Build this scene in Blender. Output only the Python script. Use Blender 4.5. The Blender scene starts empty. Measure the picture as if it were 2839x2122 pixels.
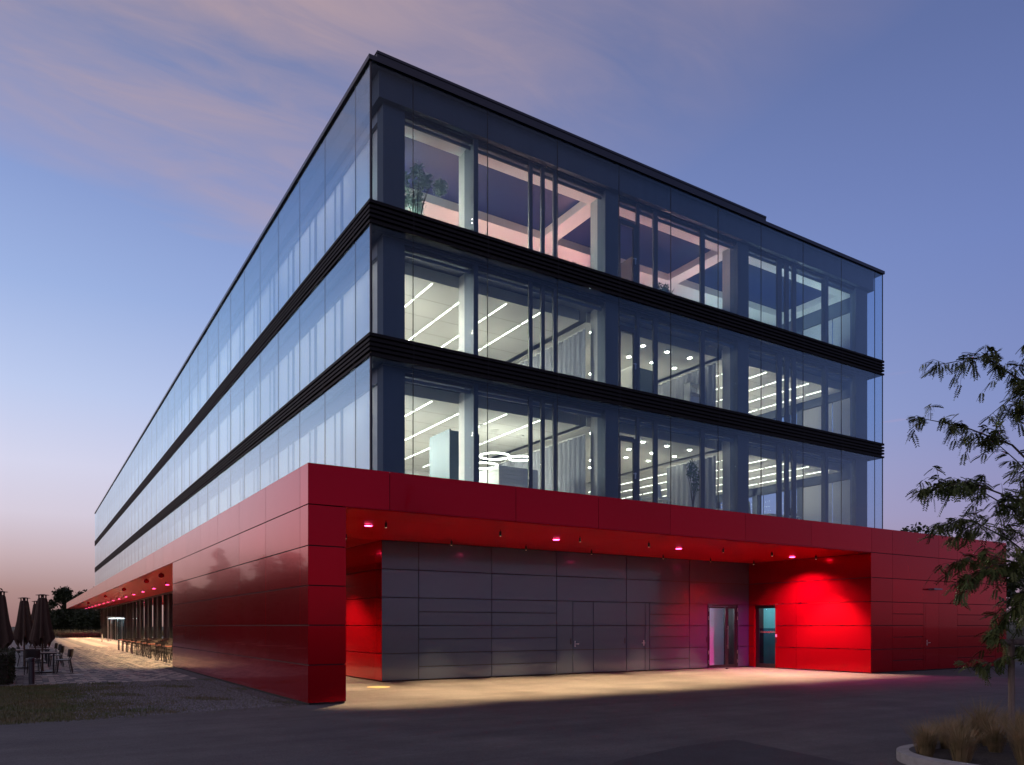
import bpy, math, random
from mathutils import Vector, Matrix
R = math.radians
random.seed(7)
sc = bpy.context.scene
col = sc.collection

# ------------------------------------------------------------------ camera
TH = 0.5641                                   # yaw of the view against the building grid
cam_d = bpy.data.cameras.new('camera')
cam = bpy.data.objects.new('camera', cam_d); col.objects.link(cam)
cam.location = (-4.936, -15.716, 1.643)
cam.rotation_euler = (R(90), 0, -TH)
cam_d.sensor_width = 36.0
cam_d.lens = 26.965
cam_d.shift_y = 0.2378                        # rising front: verticals stay vertical
cam_d.clip_start = 0.05; cam_d.clip_end = 5000
sc.camera = cam

# ------------------------------------------------------------------ render
sc.render.engine = 'CYCLES'
cy = sc.cycles
cy.use_denoising = True
try: cy.denoiser = 'OPENIMAGEDENOISE'
except Exception: pass
cy.max_bounces = 9; cy.diffuse_bounces = 4; cy.glossy_bounces = 5
cy.transmission_bounces = 6; cy.transparent_max_bounces = 32
cy.sample_clamp_indirect = 6.0; cy.blur_glossy = 0.4
cy.caustics_reflective = False; cy.caustics_refractive = False
sc.view_settings.view_transform = 'Standard'
sc.view_settings.look = 'None'
sc.view_settings.exposure = 0.0
sc.view_settings.gamma = 1.0
sc.view_settings.use_curve_mapping = False

# ------------------------------------------------------------------ dusk sky
SUN = Vector((-0.75, 0.66, 0)).normalized()   # where the sun has gone down
def srgb(r, g, b):
    f = lambda c: (c/255/12.92 if c/255 <= .04045 else ((c/255+.055)/1.055)**2.4)
    return (f(r), f(g), f(b), 1)
W = bpy.data.worlds.new('World'); sc.world = W; W.use_nodes = True
nt = W.node_tree; nt.nodes.clear()
def N(t, **k):
    n = nt.nodes.new(t)
    for a, v in k.items(): setattr(n, a, v)
    return n
def L(a, b): nt.links.new(a, b)
def M(op, a, b=None, c=None, clamp=False):
    n = N('ShaderNodeMath', operation=op); n.use_clamp = clamp
    for i, v in enumerate((a, b, c)):
        if v is None: continue
        if isinstance(v, (int, float)): n.inputs[i].default_value = v
        else: L(v, n.inputs[i])
    return n.outputs[0]
def ramp(fac, stops, interp='EASE'):
    n = N('ShaderNodeValToRGB'); n.color_ramp.interpolation = interp
    el = n.color_ramp.elements
    while len(el) > 1: el.remove(el[-1])
    el[0].position, el[0].color = stops[0]
    for p, c in stops[1:]:
        e = el.new(p); e.color = c
    L(fac, n.inputs[0]); return n.outputs[0]
tc = N('ShaderNodeTexCoord')
nrm = N('ShaderNodeVectorMath', operation='NORMALIZE'); L(tc.outputs['Generated'], nrm.inputs[0])
sep = N('ShaderNodeSeparateXYZ'); L(nrm.outputs[0], sep.inputs[0])
X, Y, Z = sep.outputs
hyp = M('SQRT', M('ADD', M('MULTIPLY', X, X), M('MULTIPLY', Y, Y)))
hyp = M('MAXIMUM', hyp, 0.02)
az = M('DIVIDE', M('ADD', M('MULTIPLY', X, SUN.x), M('MULTIPLY', Y, SUN.y)), hyp)
fac_az = M('MULTIPLY_ADD', az, 0.83, 0.42, clamp=True)
fac_az = M('SMOOTH_MIN', fac_az, 1.0, 0.1)
west = ramp(Z, [(0.0, srgb(148, 112, 110)), (0.04, srgb(170, 138, 136)), (0.08, srgb(196, 174, 180)), (0.125, srgb(212, 203, 218)),
                (0.18, srgb(212, 212, 234)), (0.26, srgb(188, 202, 236)), (0.36, srgb(156, 178, 224)),
                (0.47, srgb(132, 152, 204)), (0.60, srgb(110, 126, 170)), (1.0, srgb(72, 86, 126))], 'LINEAR')
east = ramp(Z, [(0.0, srgb(150, 122, 136)), (0.05, srgb(156, 134, 158)), (0.13, srgb(142, 138, 182)),
                (0.24, srgb(122, 136, 190)), (0.40, srgb(108, 126, 184)), (0.56, srgb(92, 108, 160)),
                (1.0, srgb(54, 70, 112))], 'LINEAR')
def mixc(f, a, b, mode='MIX'):
    n = N('ShaderNodeMix', data_type='RGBA', blend_type=mode)
    if isinstance(f, (int, float)): n.inputs[0].default_value = f
    else: L(f, n.inputs[0])
    for i, v in ((6, a), (7, b)):
        if isinstance(v, tuple): n.inputs[i].default_value = v
        else: L(v, n.inputs[i])
    return n.outputs[2]
base = mixc(fac_az, east, west)
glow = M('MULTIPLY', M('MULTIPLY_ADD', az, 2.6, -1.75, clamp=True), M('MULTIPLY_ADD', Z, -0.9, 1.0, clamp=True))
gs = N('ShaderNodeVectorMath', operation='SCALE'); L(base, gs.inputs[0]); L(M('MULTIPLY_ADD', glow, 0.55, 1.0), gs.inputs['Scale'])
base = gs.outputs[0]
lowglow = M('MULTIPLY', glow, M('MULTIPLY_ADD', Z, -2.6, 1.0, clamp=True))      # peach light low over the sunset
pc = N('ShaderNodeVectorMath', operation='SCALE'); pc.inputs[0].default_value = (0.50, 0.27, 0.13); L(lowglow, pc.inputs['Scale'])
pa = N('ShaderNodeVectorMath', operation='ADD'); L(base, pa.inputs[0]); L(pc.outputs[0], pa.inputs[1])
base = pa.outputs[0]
# thin pink cloud veils, on a plane high above
zc = M('MAXIMUM', Z, 0.06)
cx_, cy_ = M('DIVIDE', X, zc), M('DIVIDE', Y, zc)
comb = N('ShaderNodeCombineXYZ'); L(cx_, comb.inputs[0]); L(cy_, comb.inputs[1])
mp = N('ShaderNodeMapping'); L(comb.outputs[0], mp.inputs[0])
mp.inputs['Rotation'].default_value = (0, 0, R(-22)); mp.inputs['Scale'].default_value = (0.75, 2.0, 1)
mp.inputs['Location'].default_value = (0.3, 0.2, 0)
n1 = N('ShaderNodeTexNoise'); n1.inputs['Scale'].default_value = 1.3; n1.inputs['Detail'].default_value = 4
n1.inputs['Roughness'].default_value = 0.5; n1.inputs['Distortion'].default_value = 0.7; L(mp.outputs[0], n1.inputs['Vector'])
n2 = N('ShaderNodeTexNoise'); n2.inputs['Scale'].default_value = 4.5; n2.inputs['Detail'].default_value = 7
n2.inputs['Roughness'].default_value = 0.6; n2.inputs['Distortion'].default_value = 0.9; L(mp.outputs[0], n2.inputs['Vector'])
edge = M('SUBTRACT', M('MULTIPLY_ADD', cx_, 0.32, 1.80), cy_)                 # the bank ends along a slanting front
edge = M('ADD', edge, M('MULTIPLY_ADD', n1.outputs[0], 0.9, -0.45))
edge = M('MULTIPLY_ADD', edge, 2.6, 0.35, clamp=True)
far = M('MULTIPLY_ADD', cx_, -1.15, 1.42, clamp=True)
tex = M('MULTIPLY_ADD', M('ADD', M('MULTIPLY', n1.outputs[0], 0.7), M('MULTIPLY', n2.outputs[0], 0.45)), 2.6, -0.85, clamp=True)
veil = M('MULTIPLY', M('MULTIPLY', edge, far), tex)
veil = M('MULTIPLY', veil, M('MULTIPLY_ADD', Z, 8.0, -1.6, clamp=True))
base = mixc(M('MULTIPLY', veil, 0.72), base, srgb(190, 162, 162))
# a few small low pink streaks
mp2 = N('ShaderNodeMapping'); L(nrm.outputs[0], mp2.inputs[0]); mp2.inputs['Scale'].default_value = (3.0, 3.0, 26)
n3 = N('ShaderNodeTexNoise'); n3.inputs['Scale'].default_value = 1.6; n3.inputs['Detail'].default_value = 4; L(mp2.outputs[0], n3.inputs['Vector'])
st = M('MULTIPLY_ADD', n3.outputs[0], 9.0, -6.1, clamp=True)
band = M('MULTIPLY', M('MULTIPLY_ADD', Z, 14, -1.6, clamp=True), M('MULTIPLY_ADD', Z, -12, 3.6, clamp=True))
base = mixc(M('MULTIPLY', st, M('MULTIPLY', band, 0.5)), base, srgb(196, 158, 178))
low = M('MULTIPLY_ADD', Z, 30, 1.0, clamp=True)
base = mixc(low, (0.05, 0.045, 0.05, 1), base)
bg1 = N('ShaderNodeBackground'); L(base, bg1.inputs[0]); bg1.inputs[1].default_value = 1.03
sky = N('ShaderNodeTexSky', sky_type='NISHITA'); sky.sun_disc = False
sky.sun_elevation = R(-3.0); sky.sun_rotation = math.atan2(SUN.x, SUN.y)
bg2 = N('ShaderNodeBackground'); L(sky.outputs[0], bg2.inputs[0]); bg2.inputs[1].default_value = 0.05
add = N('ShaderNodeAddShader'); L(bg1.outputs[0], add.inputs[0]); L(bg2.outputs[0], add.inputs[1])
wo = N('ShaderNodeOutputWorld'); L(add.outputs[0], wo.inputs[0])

# the last afterglow of the sun, low in the west
sd = bpy.data.lights.new('sun', 'SUN'); sd.energy = 0.45; sd.angle = R(25); sd.color = (1.0, 0.62, 0.48)
so = bpy.data.objects.new('sun', sd); col.objects.link(so)
so.rotation_euler = (-Vector((SUN.x, SUN.y, 0.10))).to_track_quat('-Z', 'Y').to_euler()

# ------------------------------------------------------------------ materials
def mat(name, color, rough=0.5, metal=0.0, spec=0.5, coat=0.0, bump=None, vary=None, emis=None, estr=0, coat_rough=0.03, coat_ior=1.5):
    m = bpy.data.materials.new(name); m.use_nodes = True
    t = m.node_tree; b = t.nodes['Principled BSDF']
    b.inputs['Base Color'].default_value = (*color, 1)
    b.inputs['Roughness'].default_value = rough; b.inputs['Metallic'].default_value = metal
    b.inputs['Specular IOR Level'].default_value = spec
    b.inputs['Coat Weight'].default_value = coat; b.inputs['Coat Roughness'].default_value = coat_rough
    if emis: b.inputs['Emission Color'].default_value = (*emis, 1); b.inputs['Emission Strength'].default_value = estr
    b.inputs['Coat IOR'].default_value = coat_ior
    geo = t.nodes.new('ShaderNodeNewGeometry')
    if vary:                                     # (scale, amount, second colour, stretch)
        sca, amt, c2, stretch = vary
        mp_ = t.nodes.new('ShaderNodeMapping'); mp_.inputs['Scale'].default_value = stretch
        t.links.new(geo.outputs['Position'], mp_.inputs[0])
        n = t.nodes.new('ShaderNodeTexNoise'); n.inputs['Scale'].default_value = sca; n.inputs['Detail'].default_value = 6
        n.inputs['Roughness'].default_value = 0.65
        t.links.new(mp_.outputs[0], n.inputs['Vector'])
        mr = t.nodes.new('ShaderNodeMapRange'); mr.inputs[1].default_value = 0.35; mr.inputs[2].default_value = 0.65
        mr.inputs[4].default_value = amt; t.links.new(n.outputs[0], mr.inputs[0])
        mx = t.nodes.new('ShaderNodeMix'); mx.data_type = 'RGBA'
        mx.inputs[6].default_value = (*color, 1); mx.inputs[7].default_value = (*c2, 1)
        t.links.new(mr.outputs[0], mx.inputs[0]); t.links.new(mx.outputs[2], b.inputs['Base Color'])
    if bump:                                     # (scale, strength, distance)
        n = t.nodes.new('ShaderNodeTexNoise'); n.inputs['Scale'].default_value = bump[0]; n.inputs['Detail'].default_value = 4
        t.links.new(geo.outputs['Position'], n.inputs['Vector'])
        bp = t.nodes.new('ShaderNodeBump'); bp.inputs['Strength'].default_value = bump[1]; bp.inputs['Distance'].default_value = bump[2]
        t.links.new(n.outputs[0], bp.inputs['Height']); t.links.new(bp.outputs[0], b.inputs['Normal'])
    return m
def glass(name, tint, refl=1.0, ior=1.5, rough=0.0, pw=5.0):
    m = bpy.data.materials.new(name); m.use_nodes = True
    t = m.node_tree; t.nodes.clear()
    o = t.nodes.new('ShaderNodeOutputMaterial'); mx = t.nodes.new('ShaderNodeMixShader')
    tr = t.nodes.new('ShaderNodeBsdfTransparent'); tr.inputs[0].default_value = (*tint, 1)
    gl = t.nodes.new('ShaderNodeBsdfGlossy'); gl.inputs['Roughness'].default_value = rough; gl.inputs[0].default_value = (0.80, 0.94, 1, 1)
    # Schlick reflectance of a thin pane, the same from either side
    g = t.nodes.new('ShaderNodeNewGeometry'); dt = t.nodes.new('ShaderNodeVectorMath'); dt.operation = 'DOT_PRODUCT'
    t.links.new(g.outputs['Normal'], dt.inputs[0]); t.links.new(g.outputs['Incoming'], dt.inputs[1])
    def mm(op, a, b=None):
        n = t.nodes.new('ShaderNodeMath'); n.operation = op; n.use_clamp = (op == 'MULTIPLY_ADD')
        for i, v in enumerate((a, b)):
            if v is None: continue
            if isinstance(v, (int, float)): n.inputs[i].default_value = v
            else: t.links.new(v, n.inputs[i])
        return n
    f0 = ((ior-1)/(ior+1))**2
    c1 = mm('SUBTRACT', 1.0, mm('ABSOLUTE', dt.outputs['Value']).outputs[0])
    p5 = mm('POWER', c1.outputs[0], pw)
    ml = mm('MULTIPLY_ADD', p5.outputs[0], (1-f0)*refl); ml.inputs[2].default_value = f0*refl
    t.links.new(ml.outputs[0], mx.inputs[0])
    t.links.new(tr.outputs[0], mx.inputs[1]); t.links.new(gl.outputs[0], mx.inputs[2]); t.links.new(mx.outputs[0], o.inputs[0])
    return m
def leafmat(name, c1, c2):
    m = mat(name, c1, 0.6, spec=0.3, vary=(2.5, 1.0, c2, (1, 1, 1)))
    return m
def panel_tint(m, lo=.90, hi=1.06, streak=True):
    t = m.node_tree; b = t.nodes['Principled BSDF']; src = b.inputs['Base Color'].links[0].from_socket
    oi = t.nodes.new('ShaderNodeObjectInfo'); mr = t.nodes.new('ShaderNodeMapRange'); mr.inputs[3].default_value = lo; mr.inputs[4].default_value = hi
    t.links.new(oi.outputs['Random'], mr.inputs[0])
    sc_ = t.nodes.new('ShaderNodeVectorMath'); sc_.operation = 'SCALE'
    t.links.new(src, sc_.inputs[0]); t.links.new(mr.outputs[0], sc_.inputs['Scale']); t.links.new(sc_.outputs[0], b.inputs['Base Color'])
    if not streak: return
    # faint dust changes the gloss a little
    geo = t.nodes.new('ShaderNodeNewGeometry'); mp_ = t.nodes.new('ShaderNodeMapping'); mp_.inputs['Scale'].default_value = (1, 1, 1)
    n = t.nodes.new('ShaderNodeTexNoise'); n.inputs['Scale'].default_value = 1.4; n.inputs['Detail'].default_value = 5
    r0 = b.inputs['Roughness'].default_value; m2 = t.nodes.new('ShaderNodeMapRange'); m2.inputs[3].default_value = r0*.85; m2.inputs[4].default_value = r0*1.2
    t.links.new(geo.outputs['Position'], mp_.inputs[0]); t.links.new(mp_.outputs[0], n.inputs['Vector']); t.links.new(n.outputs[0], m2.inputs[0]); t.links.new(m2.outputs[0], b.inputs['Roughness'])
def weather(m, amounts):
    """multiply a surface's colour by noises of several sizes: stains, tyre wear, aggregate"""
    t = m.node_tree; b = t.nodes['Principled BSDF']; src = b.inputs['Base Color'].links[0].from_socket
    geo = t.nodes.new('ShaderNodeNewGeometry')
    for scale, lo, hi, stretch in amounts:
        mp_ = t.nodes.new('ShaderNodeMapping'); mp_.inputs['Scale'].default_value = stretch; mp_.inputs['Rotation'].default_value = (0, 0, .25)
        n = t.nodes.new('ShaderNodeTexNoise'); n.inputs['Scale'].default_value = scale; n.inputs['Detail'].default_value = 5; n.inputs['Roughness'].default_value = .7
        t.links.new(geo.outputs['Position'], mp_.inputs[0]); t.links.new(mp_.outputs[0], n.inputs['Vector'])
        mr = t.nodes.new('ShaderNodeMapRange'); mr.inputs[1].default_value = .32; mr.inputs[2].default_value = .68; mr.inputs[3].default_value = lo; mr.inputs[4].default_value = hi
        t.links.new(n.outputs[0], mr.inputs[0])
        v = t.nodes.new('ShaderNodeVectorMath'); v.operation = 'SCALE'
        t.links.new(src, v.inputs[0]); t.links.new(mr.outputs[0], v.inputs['Scale']); src = v.outputs[0]
    t.links.new(src, b.inputs['Base Color'])
MT = dict(
    red=mat('red_coated_aluminium', (0.46, 0.002, 0.013), 0.17, metal=0.66, spec=0.05, coat=0.55, coat_rough=0.04, coat_ior=1.24, vary=(0.35, 0.5, (0.42, 0.002, 0.009), (1, 1, 1))),
    red_soffit=mat('red_soffit_lacquer', (0.62, 0.002, 0.010), 0.35, metal=0.10, spec=0.05, coat=0.12, coat_rough=0.05, coat_ior=1.22),
    anthracite=mat('anthracite_coated_aluminium', (0.085, 0.115, 0.165), 0.26, metal=0.42, spec=0.5, coat=0.75, coat_rough=0.10, vary=(0.5, 0.6, (0.075, 0.102, 0.150), (1, 1, 1))),
    joint=mat('black_joint', (0.006, 0.006, 0.007), 0.7),
    band=mat('dark_bronze_louvre', (0.014, 0.0135, 0.015), 0.65, spec=0.12),
    roofcap=mat('roof_cap_metal', (0.035, 0.038, 0.048), 0.35, metal=0.5),
    frame=mat('window_frame_grey', (0.055, 0.060, 0.070), 0.5),
    inner=mat('inner_wall_cladding', (0.085, 0.105, 0.135), 0.75, vary=(0.9, 0.7, (0.065, 0.085, 0.115), (1, 1, 0.3))),
    parapet=mat('parapet_cladding', (0.045, 0.058, 0.085), 0.6, vary=(0.8, 0.8, (0.032, 0.044, 0.068), (3, 3, 0.3))),
    concrete=mat('fair_faced_concrete', (0.50, 0.49, 0.46), 0.8, vary=(2.0, 0.6, (0.42, 0.41, 0.39), (1, 1, 1)), bump=(8, 0.15, 0.01)),
    slab=mat('slab_concrete', (0.30, 0.30, 0.30), 0.85, vary=(1.5, 0.6, (0.24, 0.24, 0.24), (1, 1, 1))),
    ceiling=mat('white_metal_ceiling', (0.83, 0.82, 0.79), 0.6),
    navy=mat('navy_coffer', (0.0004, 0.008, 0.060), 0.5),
    carpet=mat('light_floor', (0.68, 0.65, 0.60), 0.6, vary=(1.2, 0.5, (0.60, 0.57, 0.53), (1, 1, 1))),
    roomwall=mat('white_plaster', (0.74, 0.72, 0.69), 0.8),
    blind=mat('pale_roller_blind', (0.80, 0.81, 0.83), 0.85, vary=(1.5, 0.6, (0.72, 0.74, 0.77), (4, 4, 0.2))),
    curtain=mat('grey_curtain_cloth', (0.30, 0.31, 0.34), 0.9, vary=(3, 0.6, (0.24, 0.25, 0.29), (3, 3, 0.3))),
    e_blind_fill=mat('added_blind_strip', (0.8, 0.8, 0.8), 0.5, emis=(1.0, 0.89, 0.72), estr=330),  # glow of the strips added behind the terrace-side blinds
    glass=glass('facade_glass', (0.86, 0.92, 0.965), 1.0, 1.25, pw=3.2),
    lintel=mat('pale_grey_frame', (0.26, 0.28, 0.32), 0.6),
    glass_in=glass('inner_glass', (0.95, 0.98, 0.98), 0.7, 1.40),
    glass_dark=glass('shopfront_glass', (0.62, 0.62, 0.62), 1.6, 1.55, pw=3.6),
    frosted=glass('frosted_glass', (0.42, 0.55, 0.62), 1.0, 1.45, 0.25),
    seal=mat('glazing_seal', (0.008, 0.009, 0.011), 0.5),
    steel=mat('brushed_steel', (0.55, 0.55, 0.55), 0.28, metal=1.0),
    asphalt=mat('asphalt', (0.070, 0.069, 0.074), 0.82, spec=0.30, vary=(0.30, 1.0, (0.100, 0.096, 0.094), (1, 1, 1)), bump=(95, 0.5, 0.012)),
    patch=mat('newer_asphalt', (0.038, 0.038, 0.042), 0.8, spec=0.35, vary=(2.0, 0.8, (0.046, 0.045, 0.048), (1, 1, 1)), bump=(95, 0.5, 0.012)),
    gravelbed=mat('gravel_bed', (0.075, 0.072, 0.070), 0.95, vary=(14, 1.0, (0.13, 0.125, 0.125), (1, 1, 1)), bump=(40, 0.9, 0.03)),
    stone=mat('gravel_stone', (0.27, 0.27, 0.285), 0.85, vary=(30, 1.0, (0.08, 0.08, 0.085), (1, 1, 1))),
    soil=mat('soil', (0.035, 0.028, 0.022), 0.95, bump=(30, 0.8, 0.03), vary=(12, 1.0, (0.06, 0.05, 0.04), (1, 1, 1))),
    field=mat('grass_ground', (0.040, 0.050, 0.016), 0.95, vary=(0.5, 1.0, (0.075, 0.058, 0.026), (1, 1, 1)), bump=(20, 0.6, 0.03)),
    grass=mat('grass_blades', (0.060, 0.105, 0.020), 0.7, vary=(0.9, 1.0, (0.15, 0.110, 0.045), (1, 1, 1))),
    drygrass=mat('dry_grass_blades', (0.30, 0.20, 0.10), 0.8, vary=(6, 1.0, (0.14, 0.12, 0.05), (1, 1, 1))),
    kerb=mat('kerb_concrete', (0.30, 0.30, 0.29), 0.85, vary=(6, 0.8, (0.22, 0.22, 0.21), (1, 1, 1)), bump=(40, 0.3, 0.01)),
    pav_l=mat('beige_paver', (0.33, 0.29, 0.25), 0.75, vary=(3.0, 0.9, (0.26, 0.23, 0.20), (1, 1, 1)), bump=(60, 0.3, 0.006)),
    pav_m=mat('grey_paver', (0.17, 0.16, 0.155), 0.75, vary=(3.0, 0.9, (0.13, 0.125, 0.12), (1, 1, 1)), bump=(60, 0.3, 0.006)),
    pav_d=mat('dark_paver', (0.085, 0.083, 0.090), 0.75, vary=(3.0, 0.9, (0.065, 0.064, 0.07), (1, 1, 1)), bump=(60, 0.3, 0.006)),
    bark=mat('bark', (0.045, 0.036, 0.028), 0.9, bump=(25, 0.8, 0.02)),
    post=mat('weathered_post', (0.20, 0.155, 0.125), 0.85, vary=(5, 1.0, (0.12, 0.09, 0.075), (6, 6, 0.5)), bump=(30, 0.5, 0.01)),
    leaf=leafmat('locust_leaf', (0.050, 0.085, 0.022), (0.095, 0.110, 0.030)),
    leaf_d=leafmat('dark_leaf', (0.020, 0.030, 0.012), (0.036, 0.045, 0.016)),
    leaf_o=leafmat('olive_leaf', (0.26, 0.32, 0.27), (0.36, 0.42, 0.36)),
    leaf_i=leafmat('houseplant_leaf', (0.030, 0.060, 0.030), (0.05, 0.09, 0.04)),
    hedge=leafmat('hedge_leaf', (0.014, 0.024, 0.010), (0.028, 0.036, 0.012)),
    canvas=mat('brown_parasol_canvas', (0.075, 0.046, 0.032), 0.9, vary=(8, 0.6, (0.052, 0.033, 0.024), (1, 1, 1))),
    wood=mat('dark_wood', (0.085, 0.050, 0.032), 0.6, vary=(10, 0.8, (0.055, 0.034, 0.022), (1, 6, 6))),
    tabletop=mat('pale_table_slats', (0.34, 0.27, 0.22), 0.55),
    redtop=mat('red_brown_table_top', (0.26, 0.085, 0.06), 0.45),
    black=mat('black_metal', (0.012, 0.012, 0.013), 0.45),
    chair=mat('dark_chair_shell', (0.030, 0.024, 0.022), 0.5),
    bollard=mat('bollard_grey', (0.045, 0.046, 0.055), 0.4, metal=0.4),
    white=mat('white_lacquer', (0.75, 0.75, 0.72), 0.5),
    greenchair=mat('pale_green_chair', (0.42, 0.46, 0.28), 0.6),
    bluegrey=mat('blue_grey_board', (0.045, 0.070, 0.080), 0.6),
    turq=mat('turquoise_wall', (0.12, 0.42, 0.46), 0.6),
    lilac=mat('lilac_wall', (0.55, 0.42, 0.58), 0.6),
    brownwall=mat('brown_interior', (0.05, 0.035, 0.025), 0.7),
    cover=mat('yellow_cover', (0.32, 0.25, 0.11), 0.7),
    orange=mat('orange_letters', (0.55, 0.20, 0.10), 0.6),
    sign=mat('white_plate', (0.7, 0.7, 0.68), 0.5),
    e_strip=mat('lit_strip', (0.8, 0.8, 0.8), 0.5, emis=(1.0, 0.86, 0.64), estr=10),
    e_spot=mat('lit_downlight', (0.8, 0.8, 0.8), 0.5, emis=(1.0, 0.86, 0.64), estr=70),
    e_ring=mat('lit_ring', (0.8, 0.8, 0.8), 0.5, emis=(1.0, 0.88, 0.66), estr=16),
    e_pink=mat('lit_red_lens', (0.8, 0.1, 0.2), 0.5, emis=(1.0, 0.05, 0.22), estr=26),
    e_warm=mat('lit_warm_lens', (0.8, 0.7, 0.5), 0.5, emis=(1.0, 0.72, 0.40), estr=1.2),
    e_bright=mat('lit_lobby_lamp', (0.8, 0.8, 0.8), 0.5, emis=(0.82, 0.93, 1.0), estr=46),
    e_up=mat('added_uplighter_glow', (0.8, 0.8, 0.8), 0.5, emis=(1.0, 0.82, 0.58), estr=36),  # glow of the uplighters added in the offices
    e_cool=mat('lit_cool_lens', (0.8, 0.8, 0.8), 0.5, emis=(0.80, 0.95, 1.0), estr=7),
)

def translucent(m, f):
    t = m.node_tree; b = t.nodes['Principled BSDF']; o = t.nodes['Material Output']
    tl = t.nodes.new('ShaderNodeBsdfTranslucent'); tl.inputs[0].default_value = b.inputs['Base Color'].default_value
    mx = t.nodes.new('ShaderNodeMixShader'); mx.inputs[0].default_value = f
    t.links.new(b.outputs[0], mx.inputs[1]); t.links.new(tl.outputs[0], mx.inputs[2]); t.links.new(mx.outputs[0], o.inputs[0])
translucent(MT['blind'], 0.5)
panel_tint(MT['red']); panel_tint(MT['anthracite'], .92, 1.06, False)
weather(MT['asphalt'], [(.9, .80, 1.15, (1, 1, 1)), (.55, .78, 1.1, (.25, 3.0, 1)), (38, .62, 1.38, (1, 1, 1)), (9, .88, 1.12, (1, 1, 1))])
weather(MT['patch'], [(2.0, .85, 1.15, (1, 1, 1)), (38, .65, 1.35, (1, 1, 1))])
weather(MT['field'], [(1.6, .6, 1.35, (1, 1, 1)), (30, .6, 1.4, (1, 1, 1))])

# ------------------------------------------------------------------ mesh helpers
class MB:
    def __init__(s): s.v, s.f = [], []
    def box(s, x0, y0, z0, x1, y1, z1):
        b = len(s.v)
        s.v += [(x0,y0,z0),(x1,y0,z0),(x1,y1,z0),(x0,y1,z0),(x0,y0,z1),(x1,y0,z1),(x1,y1,z1),(x0,y1,z1)]
        s.f += [(b,b+3,b+2,b+1),(b+4,b+5,b+6,b+7),(b,b+1,b+5,b+4),(b+1,b+2,b+6,b+5),(b+2,b+3,b+7,b+6),(b+3,b,b+4,b+7)]
        return s
    def poly(s, pts):
        b = len(s.v); s.v += [tuple(p) for p in pts]; s.f.append(tuple(range(b, b+len(pts)))); return s
    def prism(s, pts, z0, z1):
        n = len(pts); b = len(s.v)
        s.v += [(x, y, z0) for x, y in pts] + [(x, y, z1) for x, y in pts]
        s.f.append(tuple(range(b+n-1, b-1, -1))); s.f.append(tuple(range(b+n, b+2*n)))
        for i in range(n): j = (i+1) % n; s.f.append((b+i, b+j, b+n+j, b+n+i))
        return s
    def tube(s, pts, r0, r1=None, n=7, caps=True):
        if r1 is None: r1 = r0
        pts = [Vector(p) for p in pts]; m = len(pts); b = len(s.v)
        for i, p in enumerate(pts):
            d = (pts[min(i+1, m-1)] - pts[max(i-1, 0)]).normalized()
            a = d.cross(Vector((0, 0, 1))) if abs(d.z) < 0.95 else d.cross(Vector((1, 0, 0)))
            a.normalize(); c = d.cross(a)
            r = r0 + (r1-r0)*i/max(1, m-1)
            for k in range(n):
                w = 2*math.pi*k/n; s.v.append(tuple(p + a*math.cos(w)*r + c*math.sin(w)*r))
        for i in range(m-1):
            for k in range(n):
                j = (k+1) % n; s.f.append((b+i*n+k, b+i*n+j, b+(i+1)*n+j, b+(i+1)*n+k))
        if caps: s.f.append(tuple(range(b, b+n))); s.f.append(tuple(range(b+m*n-1, b+(m-1)*n-1, -1)))
        return s
    def lathe(s, prof, n=20, c=(0, 0, 0), rad=None):
        b = len(s.v); m = len(prof)
        for i, (r, z) in enumerate(prof):
            for k in range(n):
                w = 2*math.pi*k/n; rr = r*(rad(w, i/(m-1)) if rad else 1)
                s.v.append((c[0]+rr*math.cos(w), c[1]+rr*math.sin(w), c[2]+z))
        for i in range(m-1):
            for k in range(n):
                j = (k+1) % n; s.f.append((b+i*n+k, b+i*n+j, b+(i+1)*n+j, b+(i+1)*n+k))
        s.f.append(tuple(range(b+n-1, b-1, -1))); s.f.append(tuple(range(b+(m-1)*n, b+m*n)))
        return s
    def mesh(s, name, m):
        me = bpy.data.meshes.new(name); me.from_pydata(s.v, [], s.f); me.update()
        me.materials.append(MT[m]); return me
    def build(s, name, m, parent=None, smooth=False):
        me = s.mesh(name, m)
        if smooth: me.polygons.foreach_set('use_smooth', [True]*len(me.polygons))
        return put(name, me, parent)
def put(name, me, parent=None, loc=None, rot=None, scale=None):
    o = bpy.data.objects.new(name, me); col.objects.link(o)
    if parent: o.parent = parent
    if loc: o.location = loc
    if rot: o.rotation_euler = rot
    if scale: o.scale = scale
    return o
_unit = {}
def piece(name, m, parent, x0, y0, z0, x1, y1, z1, wob=0.0):
    """one board of its own; alike boards share their mesh data"""
    if m not in _unit: _unit[m] = MB().box(-.5, -.5, -.5, .5, .5, .5).mesh('board_'+m, m)
    o = put(name, _unit[m], parent, ((x0+x1)/2, (y0+y1)/2, (z0+z1)/2), None, (abs(x1-x0), abs(y1-y0), abs(z1-z0)))
    if wob: o.rotation_euler = (random.uniform(-wob, wob), random.uniform(-wob, wob), random.uniform(-wob, wob))
    return o
def tag(o, label=None, cat=None, group=None, kind=None):
    for k, v in (('label', label), ('category', cat), ('group', group), ('kind', kind)):
        if v: o[k] = v
    return o
def empty(name, loc=(0, 0, 0), rz=0.0):
    o = bpy.data.objects.new(name, None); col.objects.link(o); o.location = loc; o.rotation_euler = (0, 0, rz); o.empty_display_size = 0.2
    return o
def copy_tree(o, parent=None):
    c = o.copy(); col.objects.link(c); c.parent = parent
    for ch in list(o.children): copy_tree(ch, c)
    return c
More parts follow.
